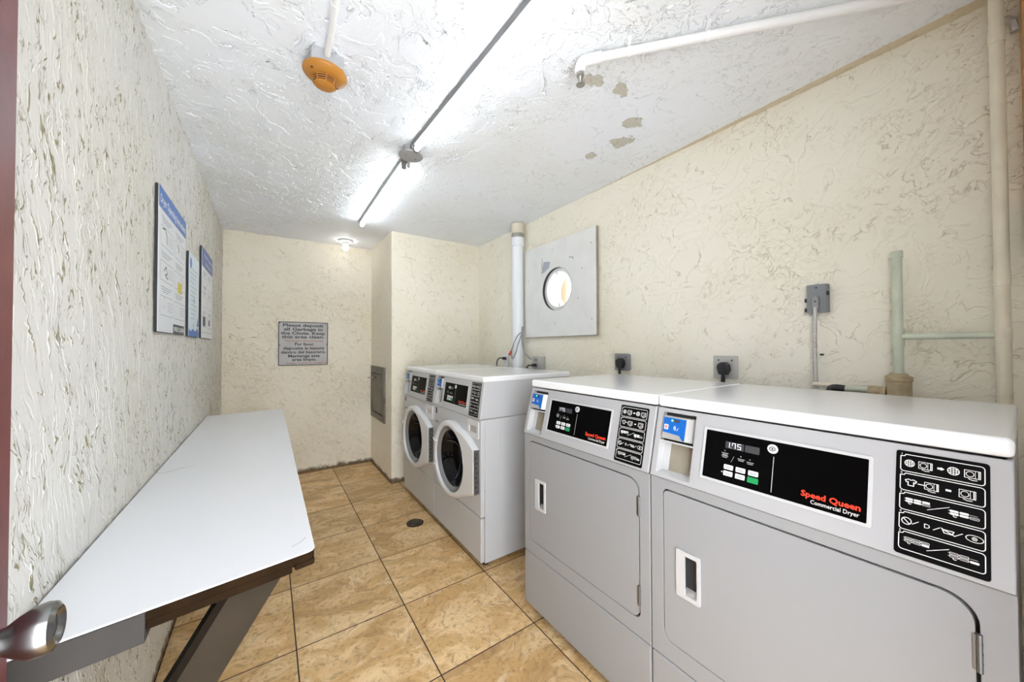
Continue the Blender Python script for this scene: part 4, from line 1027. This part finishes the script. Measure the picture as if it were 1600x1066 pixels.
# washer outlets
F3 = Fr((W - .012, 2.655, 1.140), (0, -1, 0), (0, 0, 1))
t = thing('wall_outlet', 'small white outlet left of the thick white pipe', 'outlet', (W - .012, 2.655, 1.08))
b_ = bm_new(); add_plate(b_, F3, rrect(-.036, .036, -.058, .058, .004, 3), [], -.006, 0); wpart('cover_plate', b_, M['pvc'], t, bevel=.001)
t = thing('appliance_cable', 'black cord with plug from the small white outlet to the farthest washer', 'cable', (2.19, 2.68, 1.05))
b_ = bm_new(); add_plate(b_, F3, rrect(-.018, .014, .004, .030, .006, 4), [], .0005, .030); wpart('plug', b_, M['rubber'], t, bevel=.004)
b_ = bm_new(); add_tube(b_, smooth_path([F3(0, .017, .030), F3(-.015, .020, .060), F3(-.030, -.005, .078), F3(-.034, -.05, .080), F3(-.034, -.15, .070), F3(-.03, -.3, .05)], 7), .0055, 10); wpart('cord', b_, M['rubber'], t)
t = thing('outlet_box', 'grey surface outlet box right of the thick white pipe below the porthole', 'outlet', (W - .03, 2.135, 1.09))
b_ = bm_new(); add_box(b_, W - .058, W - .007, 2.085, 2.185, 1.085, 1.19); wpart('box', b_, M['galv'], t, bevel=.003)
F4 = Fr((W - .0585, 2.135, 1.137), (0, -1, 0), (0, 0, 1))
b_ = bm_new(); add_plate(b_, F4, rrect(-.050, .036, -.052, .052, .004, 3), [], -.002, .002); wpart('cover_plate', b_, M['plate_l'], t, bevel=.001)
b_ = bm_new(); add_plate(b_, F4, rrect(-.018, .018, .008, .036, .006, 3), [], .002, .005); add_plate(b_, F4, rrect(-.018, .018, -.036, -.008, .006, 3), [], .002, .005); wpart('socket', b_, M['plate_g'], t)
b_ = bm_new(); add_tube(b_, [F4(-.045, .020, -.012), F4(-.075, .026, -.012)], .009, 12); wpart('cable_connector', b_, M['galv'], t)
t = thing('appliance_cable', 'black cord with plug from the grey outlet box to the nearer washer', 'cable', (2.14, 2.15, 1.06))
b_ = bm_new(); add_plate(b_, F4, rrect(-.020, .012, -.034, -.010, .006, 4), [], .0055, .034); wpart('plug', b_, M['rubber'], t, bevel=.004)
b_ = bm_new(); add_tube(b_, smooth_path([F4(-.004, -.022, .034), F4(-.025, -.024, .060), F4(-.040, -.05, .070), F4(-.042, -.10, .068), F4(-.040, -.2, .040), F4(-.04, -.4, .02)], 7), .0055, 10); wpart('cord', b_, M['rubber'], t)
t = thing('loose_cable', 'grey loose cable with red wire nuts hanging beside the thick white pipe', 'cable', (2.12, 2.33, 1.12))
b_ = bm_new()
add_tube(b_, smooth_path([F4(-.075, .026, -.012), (2.165, 2.235, 1.175), (2.15, 2.275, 1.225), (2.15, 2.305, 1.30), (2.155, 2.318, 1.37), (2.165, 2.325, 1.44)], 8), .0062, 10); wpart('main_cable', b_, M['cable'], t)
b_ = bm_new()
add_tube(b_, smooth_path([(2.150, 2.318, 1.39), (2.115, 2.325, 1.365), (2.095, 2.355, 1.30), (2.090, 2.385, 1.235), (2.092, 2.388, 1.195), (2.092, 2.378, 1.165), (2.095, 2.362, 1.175), (2.100, 2.335, 1.22), (2.110, 2.315, 1.29), (2.145, 2.315, 1.37)], 8), .0048, 10); wpart('loop', b_, M['cable'], t)
for p_ in ((2.085, 2.388, 1.222), (2.083, 2.408, 1.200), (2.086, 2.398, 1.212)):
    b_ = bm_new(); add_lathe(b_, [(0, 0), (.006, .002), (.0085, .018), (.0075, .022)], Vector(p_) - Vector((0, .008, .010)), (0, .5, .8), 12); wpart('wire_nut', b_, M['rednut'], t)

# floor drain
t = thing('floor_drain', 'small round dark drain cover in the floor before the washers', 'drain', (1.226, 2.363, 0))
b_ = bm_new(); add_lathe(b_, [(.060, .0005), (.060, .003), (.054, .0045), (0, .0045)], (1.226, 2.363, 0), (0, 0, 1), 32); wpart('cover', b_, M['drain'], t)
b_ = bm_new(); FD = Fr((1.226, 2.363, .0045), (1, 0, 0), (0, 1, 0))
stroke(b_, FD, circ(0, 0, .045, 24), .003, .001, closed=True)
for a in range(6): stroke(b_, FD, [(-.03, -.028 + a * .011), (.03, -.022 + a * .011)], .003, .001)
wpart('grate_marks', b_, M['steel'], t)
